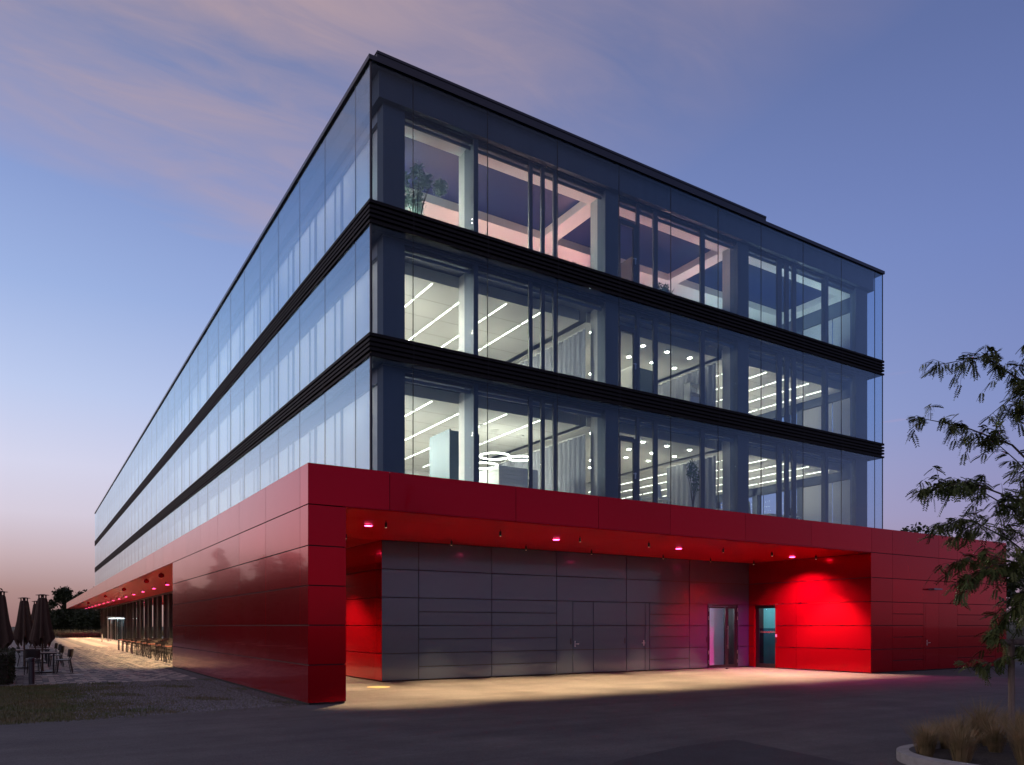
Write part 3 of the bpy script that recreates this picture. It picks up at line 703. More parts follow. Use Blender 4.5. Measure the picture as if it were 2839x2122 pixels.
# top floor: pale beam grid under dark coffers
tb = 17.0
MB().box(UI+.3, VI+.45, tb, UE-.3, VI+.95, 17.31).box(UI+.3, VI+3.95, tb, UE-.3, VI+5.2, 17.31).box(UI+.3, VI+8.6, tb, UE-.3, VI+9.4, 17.31).build('ceiling_beam', 'roomwall', B)
for a, b in ((UI+.3, UI+1.0), (tf(12.6)-.05, tf(13.2)), (tf(19.5), tf(20.1)), (UE-.9, UE-.3)):
    MB().box(a, VI+.95, tb+.004, b, VI+12, 17.312).build('cross_beam', 'roomwall', B)
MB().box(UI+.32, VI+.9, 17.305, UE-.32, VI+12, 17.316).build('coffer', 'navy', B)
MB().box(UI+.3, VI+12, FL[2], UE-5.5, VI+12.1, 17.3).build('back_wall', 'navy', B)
MB().box(15.9, VI+2.4, FL[2], 16.1, VI+9.5, 16.7).build('partition', 'brownwall', B)
# unseen uplights added on the top floor to light its ceiling beams
for i, (x, y, e, c) in enumerate([(5.4, 1.5, 90, (.75, 1.0, .88)), (8.5, 4.2, 210, (1.0, .40, .32)), (11.3, 2.6, 210, (1.0, .50, .40)), (14.3, 4.4, 260, (1.0, .38, .36)), (18.2, 2.8, 260, (1.0, .48, .40)), (22.4, 3.4, 170, (.80, .95, .95)), (25.6, 2.2, 200, (.85, 1.0, .92))]):
    t = MB().lathe([(.10, 0), (.12, .10), (.10, .14)], 14, (x, VI+y, FL[2]+.02)).build('added_uplight', 'black')
    tag(t, 'small unseen uplight added on the top floor to light its ceiling', 'added lamp', 'added uplights on the top floor')
    lamp('added_uplight_beam', 'SPOT', (x, VI+y, FL[2]+.2), e*1.6, c, (0, 0, 1), .08, 150, .6)

# ------------------------------------------------------------------ terrace glazing on the ground floor
CU = 4.0
cw = MB().box(CU-.06, 20.0, ZS-.16, CU+.1, 107.9, ZS-.014).box(CU-.04, 20.0, 0, CU+.06, 107.9, .08).build('shopfront_frame', 'frame', B)
v = 20.0; k = 0
while v < 107.8:
    n = min(v+1.3925*2, 107.9)
    MB().box(CU-.14, v-.035, .0, CU+.05, v+.035, ZS-.16).build('post', 'black', cw)
    piece('pane', 'glass_dark', cw, CU, v+.04, .08, CU+.02, n-.04, ZS-.16)
    if k % 2: piece('glazing_fin', 'frame', cw, CU-.10, (v+n)/2-.015, .08, CU-.005, (v+n)/2+.015, ZS-.16)
    v = n; k += 1
hall = MB().box(13, 20, 0, 13.1, 108, ZS).box(CU+.2, 107.8, .0, 18, 107.95, ZS).box(CU+.1, 20, 0, 13, 20.1, ZS).build('hall_wall', 'brownwall', B)
MB().box(CU+.1, 20.1, -.01, 13, 107.8, .004).build('hall_floor', 'pav_m', hall)
MB().box(CU+.12, 20.1, ZS-.05, 13, 107.8, ZS-.01).build('hall_ceiling', 'brownwall', hall)
for i in range(7): MB().box(CU+2.2, 26+i*11, ZS-.10, CU+2.32, 28+i*11, ZS-.06).build('hall_lamp', 'e_warm', hall)
# revolving door
rd = MB().lathe([(1.25, 0), (1.25, .14)], 28, (CU-.35, 78, 2.5)).lathe([(1.2, 0), (1.2, .02)], 28, (CU-.35, 78, 0)).build('revolving_door', 'steel', B)
MB().lathe([(1.05, 0), (1.05, .03)], 24, (CU-.35, 78, 2.45)).build('door_lamp', 'e_cool', rd)
for i in range(12):
    w = 2*math.pi*i/12+.1
    piece('door_post', 'steel', rd, CU-.35+1.18*math.cos(w)-.02, 78+1.18*math.sin(w)-.02, 0, CU-.35+1.18*math.cos(w)+.02, 78+1.18*math.sin(w)+.02, 2.5)
for i in range(3):
    w = math.pi*2*i/3
    o = piece('door_wing', 'glass_in', rd, -.5, -.01, -1.2, .6, .01, 1.2); o.location = (CU-.35+.55*math.cos(w), 78+.55*math.sin(w), 1.25); o.rotation_euler = (0, 0, w)

# ================================================================== LAMPS UNDER THE CANOPIES
RED = (1.0, .015, .30)
def red_downlight(u, v, e, label, group, cone=112):
    o = MB().lathe([(.085, -.022), (.10, -.018), (.10, 0)], 18, (0, 0, 0)).build('red_downlight', 'black'); o.location = (u, v, ZS-.013)
    MB().lathe([(.095, -.004), (.095, 0)], 16, (0, 0, -.024)).build('lens', 'e_pink', o)
    tag(o, label, 'downlight', group)
    lamp('red_beam', 'SPOT', (0, 0, -.05), e, RED, (0, 0, -1), .0, cone, .9, o)
for u, d in ((2.27, 'over the passage behind the screen wall end'), (8.03, 'before the wide slatted gates of the dark wall'), (12.9, 'before the flush steel doors of the dark wall'), (18.55, 'over the two lit doors in the corner')):
    red_downlight(u, 2.38, 150 if u < 18 else 2600, 'glowing red downlight in the soffit '+d, 'red downlights over the yard', 112 if u < 18 else 138)
for i in range(14):
    red_downlight(2.29, 34.9+5.75*i, 300, 'glowing pink downlight in the terrace canopy', 'pink downlights along the terrace canopy')
WARM = (1.0, .66, .34)
rodm = MB().tube([(0, 0, 0), (0, 0, -.05)], .008, n=6).tube([(0, 0, -.05), (0, 0, -.17)], .028, n=10).mesh('pendant_spot', 'black')
rodl = MB().lathe([(.022, -.003), (.022, 0)], 10, (0, 0, -.1705)).mesh('spot_lens', 'e_warm')
def rod(u, v, e, label, group, cone=100):
    o = put('pendant_spot', rodm, None, (u, v, ZS-.013)); tag(o, label, 'spotlight', group)
    put('lens', rodl, o)
    lamp('warm_beam', 'SPOT', (0, 0, -.19), e, WARM, (0, 0, -1), .0, cone, .55, o)
for u in (2.33, 5.54, 8.15, 10.72, 13.9, 16.25, 18.58):
    for v in (1.41, 4.15):
        rod(u, v, 2900 if v < 2 else 1500, 'slim black spotlight hanging under the red canopy over the yard', 'black spotlights over the yard', 86 if v < 2 else 44)
for i in range(16):
    rod(1.7, 20.2+5.57*i, 2700, 'slim black spotlight under the terrace canopy', 'black spotlights over the terrace', 112)
for v in (7.6, 10.4, 13.2):
    rod(2.33, v, 1500, 'slim black spotlight in the passage behind the red screen wall', 'black spotlights in the passage', 100)
red_downlight(2.29, 8.9, 160, 'glowing red downlight in the soffit of the passage behind the screen wall', 'red downlights over the yard')
for v in (23.83, 29.13, 40.19, 54.3, 74.64):
    o = MB().lathe([(.03, 0), (.03, -.03), (.10, -.05), (.14, -.12), (.13, -.19), (.08, -.24), (.01, -.255)], 18).build('ball_fitting', 'red', smooth=True)
    o.location = (.44, v, ZS-.012); tag(o, 'glossy red ball fitting hanging near the canopy edge', 'fitting', 'ball fittings under the canopy edge')

# ================================================================== INSIDE THE OFFICES
def ring(u, v, z, r, zc, label):
    t = empty('ring_lamp', (u, v, z))
    n = 40; pts = [(r*math.cos(2*math.pi*i/n), r*math.sin(2*math.pi*i/n), 0) for i in range(n+1)]
    MB().tube(pts, .028, n=6, caps=False).build('ring', 'e_ring', t)
    MB().lathe([(.16, -.03), (.16, 0)], 16, (0, 0, zc-z)).build('ceiling_rose', 'white', t)
    for i in range(3):
        w = 2.1*i+.3
        MB().tube([(r*math.cos(w), r*math.sin(w), 0), (.04*math.cos(w), .04*math.sin(w), zc-z)], .003, n=4).build('wire', 'steel', t)
    tag(t, label, 'pendant lamp', 'ring lamps over the first-floor lounge')
ring(9.75, 8.7, 7.95, .55, CZ[0], 'large glowing ring lamp over the padded booth')
ring(11.0, 8.9, 8.05, .42, CZ[0], 'higher glowing ring lamp next to the grey curtain')
ring(9.05, 8.3, 7.45, .50, CZ[0], 'low glowing ring lamp half hidden by the blue board')
def curtain(u0, v0, u1, v1, z0, z1, label):
    mb = MB(); n = 120; d = Vector((u1-u0, v1-v0, 0)); ln = d.length; d.normalize(); q = Vector((-d.y, d.x, 0))
    for i in range(n+1):
        s = ln*i/n; w = .055*math.sin(s*2*math.pi/.30)+.02*math.sin(s*3.1)
        p = Vector((u0, v0, 0))+d*s+q*w
        mb.v += [(p.x, p.y, z0), (p.x, p.y, z1)]
    for i in range(n): mb.f.append((2*i, 2*i+2, 2*i+3, 2*i+1))
    t = empty('curtain', ((u0+u1)/2, (v0+v1)/2, z0)); c = mb.build('cloth', 'curtain', t, True)
    c.location = (-(u0+u1)/2, -(v0+v1)/2, -z0)
    r = MB().tube([(u0, v0, z1+.03), (u1, v1, z1+.03)], .025, n=6).build('rail', 'white', t); r.location = c.location
    tag(t, label, 'curtain')
curtain(12.1, VI+.8, 12.1, VI+8.0, 6.0, 8.55, 'grey curtain on a white rail behind the first-floor glass by the ring lamps')
curtain(12.1, VI+.8, 12.1, VI+8.0, 9.98, 12.35, 'grey curtain on a white rail behind the second-floor glass')
curtain(18.9, VI+.9, 18.9, VI+6.5, 9.98, 12.40, 'pale blue curtain behind the cabinet on the second floor')
curtain(18.9, VI+.9, 18.9, VI+3.8, 6.0, 8.60, 'blue grey curtain behind the tinsel plant on the first floor')
# booth, boards, cabinets
bo = empty('padded_booth', (9.9, 7.6, 6.02)); tag(bo, 'white padded booth with quilted sides under the ring lamps', 'booth')
for i in range(9):
    MB().box(-.55, -.06, .15*i, 1.0, .06, .15*i+.138).build('padded_strip', 'white', bo)
    MB().box(-.67, -.06, .15*i, -.56, 1.4, .15*i+.138).build('padded_strip', 'white', bo)
b1 = empty('office_board', (7.05, 7.15, 6.02)); tag(b1, 'tall blue-grey board standing by the first-floor column', 'board')
MB().box(0, 0, 0, .06, 1.5, 2.25).build('panel', 'bluegrey', b1); MB().box(.06, 0, 0, 1.15, .05, 2.20).build('panel', 'bluegrey', b1)
b2 = empty('office_partition', (16.1, 8.2, 9.99)); tag(b2, 'tall pale partition behind the second-floor curtain rail', 'partition')
MB().box(0, 0, 0, .08, 1.3, 2.35).build('panel', 'white', b2); MB().box(.08, 0, 0, 1.1, .06, 2.3).build('panel', 'bluegrey', b2)
sh = empty('shelf_unit', (18.0, 6.9, 9.99)); tag(sh, 'white shelf unit with boxes on the second floor', 'shelf')
for z in (0, .4, .8, 1.2, 1.6): MB().box(0, 0, z, .8, .35, z+.03).build('shelf', 'white', sh)
for x in (0, .77): MB().box(x, 0, 0, x+.03, .35, 1.63).build('side_panel', 'white', sh)
for z in (.05, .45, .85): MB().box(.1, .05, z, .7, .3, z+.26).build('storage_box', 'roomwall', sh)
def desk(u, v, z, label, w=1.6):
    t = empty('desk', (u, v, z)); tag(t, label, 'desk', 'office desks')
    MB().box(-w/2, -.4, .70, w/2, .4, .73).build('top', 'white', t)
    for sx in (-1, 1):
        for sy in (-1, 1): MB().box(sx*(w/2-.05)-.025, sy*.33-.025, 0, sx*(w/2-.05)+.025, sy*.33+.025, .70).build('leg', 'white', t)
def office_chair(u, v, z, m, label, rz):
    t = empty('office_chair', (u, v, z), rz); tag(t, label, 'chair', 'office chairs')
    MB().box(-.24, -.24, .44, .24, .24, .52).build('seat', m, t)
    mb = MB()
    for i in range(5): mb.box(-.23, .20+.01*i, .58+.11*i, .23, .27+.012*i, .685+.11*i)
    mb.build('backrest', m, t)
    MB().tube([(0, 0, .08), (0, 0, .44)], .03, n=8).build('column', 'steel', t)
    for i in range(5):
        w = 2*math.pi*i/5
        MB().tube([(0, 0, .08), (.28*math.cos(w), .28*math.sin(w), .05)], .018, n=6).build('foot', 'steel', t)
desk(16.4, 7.6, 6.02, 'white desk with a chair on it behind the first-floor balcony door bay')
desk(14.3, 8.3, 6.02, 'white meeting table behind the first-floor balcony door')
desk(24.6, 7.8, 6.02, 'white desk in the corner room of the first floor', 2.2)
desk(26.2, 9.0, 6.02, 'white desk deep in the corner room of the first floor', 1.6)
office_chair(16.6, 7.0, 6.22, 'white', 'white shell chair behind the desk by the glass', .3)
office_chair(21.8, 7.2, 6.02, 'greenchair', 'pale green swivel chair standing near the window pier', -.4)
office_chair(23.0, 7.8, 6.02, 'greenchair', 'pale green swivel chair pulled up to the corner desk', .8)
mn = empty('desk_screen', (25.6, 7.9, 6.74)); tag(mn, 'dark computer screen on the corner desk', 'screen')
MB().box(-.3, 0, .12, .3, .03, .48).build('display', 'black', mn); MB().box(-.03, -.01, .01, .03, .03, .12).build('stand', 'black', mn)

# ------------------------------------------------------------------ plants
def leaf_cloud(mb, c, rad, n, size, rnd, flat=1.0, droop=0.0):
    """n small pointed leaves spread through an ellipsoid"""
    for _ in range(n):
        while True:
            d = Vector((rnd.uniform(-1, 1), rnd.uniform(-1, 1), rnd.uniform(-1, 1)))
            if d.length <= 1: break
        d = d*(.55+.45*rnd.random())
        p = Vector(c)+Vector((d.x*rad[0], d.y*rad[1], d.z*rad[2]))
        a = Vector((rnd.gauss(0, 1), rnd.gauss(0, 1), rnd.gauss(0, flat)-droop)).normalized()
        s = a.cross(Vector((rnd.gauss(0, 1), rnd.gauss(0, 1), rnd.gauss(0, 1)))).normalized()
        l = size*rnd.uniform(.6, 1.3); b = len(mb.v)
        mb.v += [tuple(p), tuple(p+a*l*.5+s*l*.28), tuple(p+a*l), tuple(p+a*l*.5-s*l*.28)]
        mb.f.append((b, b+1, b+2, b+3))
def shrub(u, v, z, h, w, name, label, m, n, size, seed):
    rnd = random.Random(seed); t = empty(name, (u, v, z)); tag(t, label, 'plant')
    MB().lathe([(.20, 0), (.26, .4), (.27, .42)], 16).build('pot', 'black', t)
    st = MB()
    for i in range(7):
        a = rnd.uniform(0, 6.28); st.tube([(0, 0, .35), (w*.3*math.cos(a), w*.3*math.sin(a), h*.6), (w*.75*math.cos(a), w*.75*math.sin(a), h*.95)], .018, .006, 5)
    st.build('stem', 'bark', t)
    mb = MB()
    for i in range(16):
        a = rnd.uniform(0, 6.28); r = w*rnd.uniform(.1, .8)
        leaf_cloud(mb, (r*math.cos(a), r*math.sin(a), h*rnd.uniform(.5, 1.0)), (w*.28, w*.28, h*.14), n//16, size, rnd)
    mb.build('crown', m, t)
shrub(5.6, VI+1.15, 13.82, 2.05, .95, 'olive_tree', 'grey-green olive bush in a pot on the top floor by the corner pier', 'leaf_o', 3200, .085, 21)
shrub(12.0, VI+1.4, 13.82, 1.0, .45, 'potted_shrub', 'small dark shrub at the foot of the top-floor column', 'leaf_i', 900, .07, 22)
shrub(16.4, VI+1.3, 13.82, 1.25, .55, 'potted_shrub', 'round dark shrub beside the balcony door on the top floor', 'leaf_i', 1200, .07, 23)
shrub(20.25, VI+1.0, 10.0, 2.2, .38, 'rubber_plant', 'tall rubber plant by the second-floor pier', 'leaf_i', 150, .26, 24)
shrub(18.0, VI+1.3, 6.02, 2.3, .42, 'climbing_plant', 'slim shiny plant beside the first-floor curtain', 'leaf_i', 700, .09, 25)

# ================================================================== TERRACE FURNITURE
def dining_set():
    t = empty('terrace_table')
    MB().box(0, -.36, .71, 1.62, .36, .74).build('top', 'redtop', t)
    for x in (.06, 1.56):
        for y in (-.31, .31): MB().box(x-.022, y-.022, 0, x+.022, y+.022, .71).build('leg', 'black', t)
        MB().box(x-.02, -.31, .66, x+.02, .31, .70).build('rail', 'black', t)
    return t
def make_chair(m):
    t = empty('terrace_chair')
    MB().box(-.22, -.21, .43, .22, .21, .46).build('seat', m, t)
    mb = MB(); n = 8
    for i in range(n):
        w = math.pi*(.12+.76*i/(n-1)); w2 = math.pi*(.12+.76*(i+1)/(n-1))
        if i < n-1:
            x0, y0, x1, y1 = .24*math.cos(w), .10+.14*math.sin(w), .24*math.cos(w2), .10+.14*math.sin(w2)
            b = len(mb.v)
            mb.v += [(x0, y0, .56), (x1, y1, .56), (x1, y1+.03, .82), (x0, y0+.03, .82), (x0*1.06, y0+.02, .56), (x1*1.06, y1+.02, .56), (x1*1.06, y1+.05, .82), (x0*1.06, y0+.05, .82)]
            mb.f += [(b, b+1, b+2, b+3), (b+5, b+4, b+7, b+6), (b+3, b+2, b+6, b+7), (b+1, b, b+4, b+5)]
    mb.build('backrest', m, t)
    for x in (-.19, .19):
        MB().tube([(x*1.12, -.22, 0), (x, -.17, .44)], .013, n=6).build('leg', 'black', t)
        MB().tube([(x*1.12, .26, 0), (x, .18, .44), (x*1.1, .25, .60)], .013, n=6).build('leg', 'black', t)
    return t
tp, cp = dining_set(), make_chair('chair')
first_t = first_c = True
for r in range(9):
    v = 21.9+2.58*r
    for u in (.28, 2.0):
        t = tp if first_t else copy_tree(tp); first_t = False
        t.location = (u, v, 0); tag(t, 'dark-legged table with red-brown top set out under the terrace canopy', 'table', 'tables under the terrace canopy')
        for k in range(2):
            for s in (-1, 1):
                if r > 5 and s > 0: continue
                c = cp if first_c else copy_tree(cp); first_c = False
                c.location = (u+.42+.78*k+random.uniform(-.05, .05), v+s*.56, 0); c.rotation_euler = (0, 0, (0 if s > 0 else math.pi)+random.uniform(-.12, .12))
                tag(c, 'dark shell chair pushed up to a table under the terrace canopy', 'chair', 'chairs under the terrace canopy')
def parasol(u, v, h, seed, label):
    rnd = random.Random(seed); t = empty('closed_parasol', (u, v, 0)); tag(t, label, 'parasol', 'closed parasols along the terrace')
    MB().lathe([(.33, 0), (.33, .05), (.06, .07), (.05, .10)], 18).build('base', 'black', t)
    MB().tube([(0, 0, .05), (0, 0, h+.02)], .033, n=10).build('pole', 'wood', t)
    ph = rnd.uniform(0, 6)
    prof = [(.12, h-.09), (.135, h-.15), (.17, h-.5), (.21, h-.95), (.26, h-1.35), (.29, h-1.68)]
    mb = MB(); n = 64; m = len(prof); hem = [rnd.uniform(-.16, .1) for _ in range(9)]
    for i, (r, z) in enumerate(prof):
        q = i/(m-1)
        for k in range(n):
            w = 2*math.pi*k/n
            fold = 1+(.06+.30*q)*math.cos(8*w+ph+.35*math.sin(3*w))+.06*q*math.sin(13*w+ph)
            zz = z+(q**3)*(.16*math.cos(8*w+ph)+.07*math.sin(3*w+ph))
            mb.v.append((r*fold*math.cos(w), r*fold*math.sin(w), zz))
    for i in range(m-1):
        for k in range(n):
            j = (k+1) % n; mb.f.append((i*n+k, i*n+j, (i+1)*n+j, (i+1)*n+k))
    mb.build('canopy', 'canvas', t, True)
    cap = MB().lathe([(.21, 0), (.21, .012), (.06, .04)], 20, (0, 0, h)).build('cap', 'canvas', t)
    for k in range(10):
        w = 2*math.pi*k/10; MB().box(.115*math.cos(w)-.012, .115*math.sin(w)-.012, h-.09, .115*math.cos(w)+.012, .115*math.sin(w)+.012, h).build('rib', 'wood', cap)
parasol(-4.47, 15.85, 2.72, 1, 'closed brown parasol standing through the table by the bollard')
parasol(-5.02, 19.7, 2.72, 2, 'closed brown parasol through the second table from the bollard')
parasol(-4.55, 24.2, 2.72, 3, 'closed brown parasol half hidden behind the one by the bollard')
parasol(-5.65, 13.6, 2.72, 4, 'closed brown parasol standing over the clipped hedge')
def square_table(u, v, label):
    t = empty('cafe_table', (u, v, 0)); tag(t, label, 'table', 'small tables under the parasols')
    for i in range(6): MB().box(-.37, -.37+.125*i, .71, .37, -.37+.125*i+.115, .735).build('slat', 'tabletop', t)
    MB().box(-.35, -.35, .67, .35, .35, .708).build('frame', 'black', t)
    for sx in (-1, 1):
        for sy in (-1, 1): MB().box(sx*.31-.02, sy*.31-.02, 0, sx*.31+.02, sy*.31+.02, .67).build('leg', 'black', t)
for u, v, l in ((-4.45, 15.6, 'small slatted table with the bollard in front of it'), (-5.05, 19.5, 'small slatted table pierced by the second parasol'), (-4.5, 20.6, 'small slatted table after the bollard table in its row'), (-4.5, 23.9, 'small slatted table around the hidden parasol'), (-4.5, 27.2, 'small slatted table at the far end of its row')):
    square_table(u, v, l)
for u, v, rz in ((-3.86, 15.45, -1.5), (-3.80, 15.95, -1.65), (-4.75, 16.3, .2), (-4.75, 15.0, 3.0), (-3.95, 20.4, -1.5), (-3.9, 20.9, -1.6), (-3.9, 23.7, -1.5), (-3.9, 24.2, -1.6), (-3.95, 27.1, -1.5), (-5.0, 20.9, 1.6), (-5.6, 19.4, 1.5)):
    c = copy_tree(cp); c.location = (u, v, 0); c.rotation_euler = (0, 0, rz)
    tag(c, 'dark shell chair at a small parasol table on the open terrace', 'chair', 'chairs at the parasol tables')
def bollard(u, v, h, r, m, label):
    t = empty('bollard_light', (u, v, 0)); tag(t, label, 'bollard')
    MB().lathe([(r, 0), (r, h*.86)], 24).build('shaft', m, t, False)
    MB().lathe([(r*.86, h*.86), (r*.86, h*.90)], 24).build('neck', 'joint', t)
    MB().lathe([(r, h*.90), (r, h-.01), (r*.95, h)], 24).build('cap', m, t)
bollard(-4.82, 9.95, .74, .075, 'bollard', 'dark grey bollard at the corner of the terrace paving')
bollard(1.52, 72.2, .85, .07, 'kerb', 'pale bollard under the canopy near the revolving door')

# ================================================================== PLANTING
def tree(name, u, v, h, w, seed, label, group, n=5000, size=.45, m='leaf_d', shape='round', base=.12, z=0):
    rnd = random.Random(seed); t = empty(name, (u, v, z)); tag(t, label, 'tree', group)
    tr = MB().tube([(0, 0, -.2), (.05*h*rnd.uniform(-.3, .3), .05*h*rnd.uniform(-.3, .3), h*.45), (0, 0, h*.9)], .022*h, .004*h, 8)
    cl = []
    k = 34 if shape == 'round' else 46
    for i in range(k):
        a = rnd.uniform(0, 6.28)
        if shape == 'round':
            q = rnd.random(); zz = h*(base+.12+(1-base-.18)*q); r = w*math.sin(math.pi*min(1, .18+.80*q))*math.sqrt(rnd.random())
        else:
            q = (i/k); zz = h*(base+(1-base)*q*.98); r = w*(1-q)**.8*rnd.uniform(.3, 1)
        p = (r*math.cos(a), r*math.sin(a), zz); cl.append((p, q))
        if i % 2 == 0: tr.tube([(0, 0, zz*.7), (p[0]*.5, p[1]*.5, zz*.88), p], .006*h, .0015*h, 5)
    tr.build('trunk', 'bark', t)
    mb = MB()
    for p, q in cl:
        s = w*(rnd.uniform(.22, .42) if shape == 'round' else .12+.22*(1-q))
        leaf_cloud(mb, p, (s, s, s*(.7 if shape == 'round' else .45)), n//k, size, rnd)
    mb.build('crown', m, t)
G1 = 'trees beyond the meadow'
for i, (u, v, h, w) in enumerate([(3.2,214,11.6,5.0),(7.6,216,10.8,4.6),(11.5,213,12.0,5.0),(16,213,12.5,6.5),(23,210,11.5,6.0),(30,215,13,6.5),(1.0,205,5.5,4.0),(7,203,5.5,4.5),(13,204,6.5,5.0),(19,203,6.0,5.0),(26,204,7.0,5.0),(-3.2,222,4.2,3.0),(38,212,12,6)]):
    tree('field_tree', u, v, h, w, 40+i, 'dark leafy tree in the row beyond the meadow', G1, 4200, .75, base=.02)
# trees standing along the near side of the terrace (seen mirrored in the red wall)
tree('spruce_tree', -11.6, 66, 9.6, 2.6, 71, 'tall dark conifer standing left of the terrace hedge', 'trees beside the terrace', 9000, .34, shape='cone', base=.06)
for i, (u, v, h, w) in enumerate([(-12, 50, 7.5, 3.0), (-17, 84, 9, 3.5), (-24, 60, 8.5, 4.2), (-13.5, 98, 8, 3.5), (-30, 40, 7.5, 4.0), (-11.5, 38, 5.0, 2.2)]):
    tree('terrace_tree', u, v, h, w, 72+i, 'broad dark tree standing beside the terrace', 'trees beside the terrace', 5200, .34, base=.05)
rt = random.Random(55)
for i in range(16):
    q = i/15
    tree('hedgerow_bush', -10.5-rt.uniform(0, 2.5)-2*q, 27+92*q, 4.2+rt.uniform(0, 1.6)+1.6*q, 3.4, 120+i, 'dark bush in the hedgerow along the terrace', 'hedgerow along the terrace', 2600, .36, base=.0)
for i in range(9):
    q = i/8
    tree('hedgerow_bush', -26-24*q, 96-66*q, 6.5+rt.uniform(0, 2.0), 5.5, 140+i, 'dark bush in the hedgerow behind the lawn', 'hedgerow behind the lawn', 2600, .5, base=.0)
tree('big_shrub', -8.6, 31, 6.3, 2.1, 90, 'large dark shrub rising behind the parasols', None, 7500, .20, base=.02)
tree('big_shrub', -7.7, 24.5, 3.7, 1.3, 91, 'lower dark shrub between the parasols and the terrace edge', None, 5200, .15, base=.0)
# far side of the yard
for i, (u, v, h, w) in enumerate([(58, 30, 11, 5), (66, 22, 10, 5), (52, 40, 10.5, 5), (75, 30, 12, 6), (84, 18, 11, 6), (64, 38, 13, 6), (95, 26, 12, 7)]):
    tree('yard_tree', u, v, h, w, 100+i, 'dark tree on the bank behind the service block', 'trees behind the service block', 4200, .5, base=.02)
# clipped hedge
hd = empty('hedge', (-7.2, 12.0, 0)); tag(hd, 'dark clipped hedge beside the terrace tables', 'hedge')
MB().box(-1.85, -1.95, 0, 1.80, 2.6, .84).build('core', 'soil', hd)
mb = MB(); rnd = random.Random(8)
for _ in range(11000):
    f = rnd.random()
    if f < .45: p = (rnd.uniform(-1.9, 1.9), -2.0+rnd.uniform(-.05, .05), rnd.uniform(0, .92))
    elif f < .75: p = (1.88+rnd.uniform(-.06, .05), rnd.uniform(-2, 2.65), rnd.uniform(0, .92))
    else: p = (rnd.uniform(-1.9, 1.9), rnd.uniform(-2, 2.65), .90+rnd.uniform(-.06, .06))
    leaf_cloud(mb, p, (.03, .03, .03), 1, .055, rnd)
mb.build('foliage', 'hedge', hd)
# meadow: tall grass strip, fence, low reddish grass
tag(scatter_blades(16000, lambda r: (-30+90*r.random(), 128+14*r.random()**2), .5, 1.25, .35, .05, random.Random(15)).build('meadow_grass', 'drygrass'), 'tall pale grass of the meadow behind the lawn', 'grass', kind='stuff')
tag(scatter_blades(9000, lambda r: (-1+9*r.random(), 110.5+2.5*r.random()), .3, .75, .5, .03, random.Random(16)).build('border_grass', 'drygrass'), 'low reddish ornamental grass at the end of the terrace', 'grass', kind='stuff')
fe = empty('wire_fence', (0, 126, 0)); tag(fe, 'thin wire fence between the lawn and the meadow', 'fence')
for i in range(22): MB().tube([(-20+3*i, 0, -.1), (-20+3*i, 0, 1.5)], .035, n=6).build('fence_post', 'black', fe)
for z in (.4, .9, 1.4): MB().tube([(-20, 0, z), (43, 0, z)], .008, n=4).build('wire', 'black', fe)
# kerb and bank at the far side of the yard
structure('kerb', MB().prism([(30.55,20),(32.65,3.2),(36.55,-7),(70,-46),(70.2,-45.9),(36.72,-6.9),(32.8,3.25),(30.7,20)][::-1], -.05, .12), 'kerb')
structure('grass_bank', MB().poly([(30.7,20,.05),(32.8,3.25,.09),(36.7,-6.9,.09),(70.2,-45.9,.09),(150,-45.9,2.0),(150,60,2.5),(45,60,1.2),(30.7,40,.05)]), 'field')

# planting bed at the corner, with rounded kerb
def bed_outline(o):
    pts = []
    cx0, cy0, r = 4.66, -11.02, 0.93
    for i in range(13):
        a = R(90+ (90*i/12)); pts.append((cx0+(r+o)*math.cos(a), cy0+(r+o)*math.sin(a)))
    return [(16, -10.02+o)] + [(8.0, -10.05+o)] + pts + [(cx0-(r+o), -20)]
a_, b_ = bed_outline(0), bed_outline(-.14)
mb = MB(); n = len(a_)
for (x, y) in a_: mb.v += [(x, y, -.02), (x, y, .115)]
for (x, y) in b_: mb.v += [(x, y, .125), (x, y, .0)]
for i in range(n-1):
    p, q = 2*i, 2*(i+1); s, t = 2*n+2*i, 2*n+2*(i+1)
    mb.f += [(p, p+1, q+1, q), (p+1, s, t, q+1), (s, s+1, t+1, t)]
structure('bed_kerb', mb, 'kerb')
structure('planting_bed', MB().poly([(x, y, .04) for x, y in b_] + [(16, -20, .04)]), 'soil')
def tuft(name, u, v, h, n, seed):
    rnd = random.Random(seed); mb = MB()
    for _ in range(n):
        a = rnd.uniform(0, 6.28); hh = h*rnd.uniform(.5, 1.15); l = hh*rnd.uniform(.15, .75); w = .0036
        dx, dy = math.cos(a), math.sin(a); b = len(mb.v); r0 = rnd.uniform(0, .08)
        for q, (f, z) in enumerate(((0, 0), (.30, .55), (1.0, .95))):
            px, py, pz = dx*(r0+l*f), dy*(r0+l*f), hh*z
            ww = w*(1-q*.45); mb.v += [(px-dy*ww, py+dx*ww, pz), (px+dy*ww, py-dx*ww, pz)]
        mb.f += [(b, b+1, b+3, b+2), (b+2, b+3, b+5, b+4)]
    o = mb.build(name, 'drygrass'); o.location = (u, v, .04)
    return tag(o, 'tuft of dry brown ornamental grass in the kerbed bed', 'grass tuft', 'grass tufts in the kerbed bed')
rnd = random.Random(31)
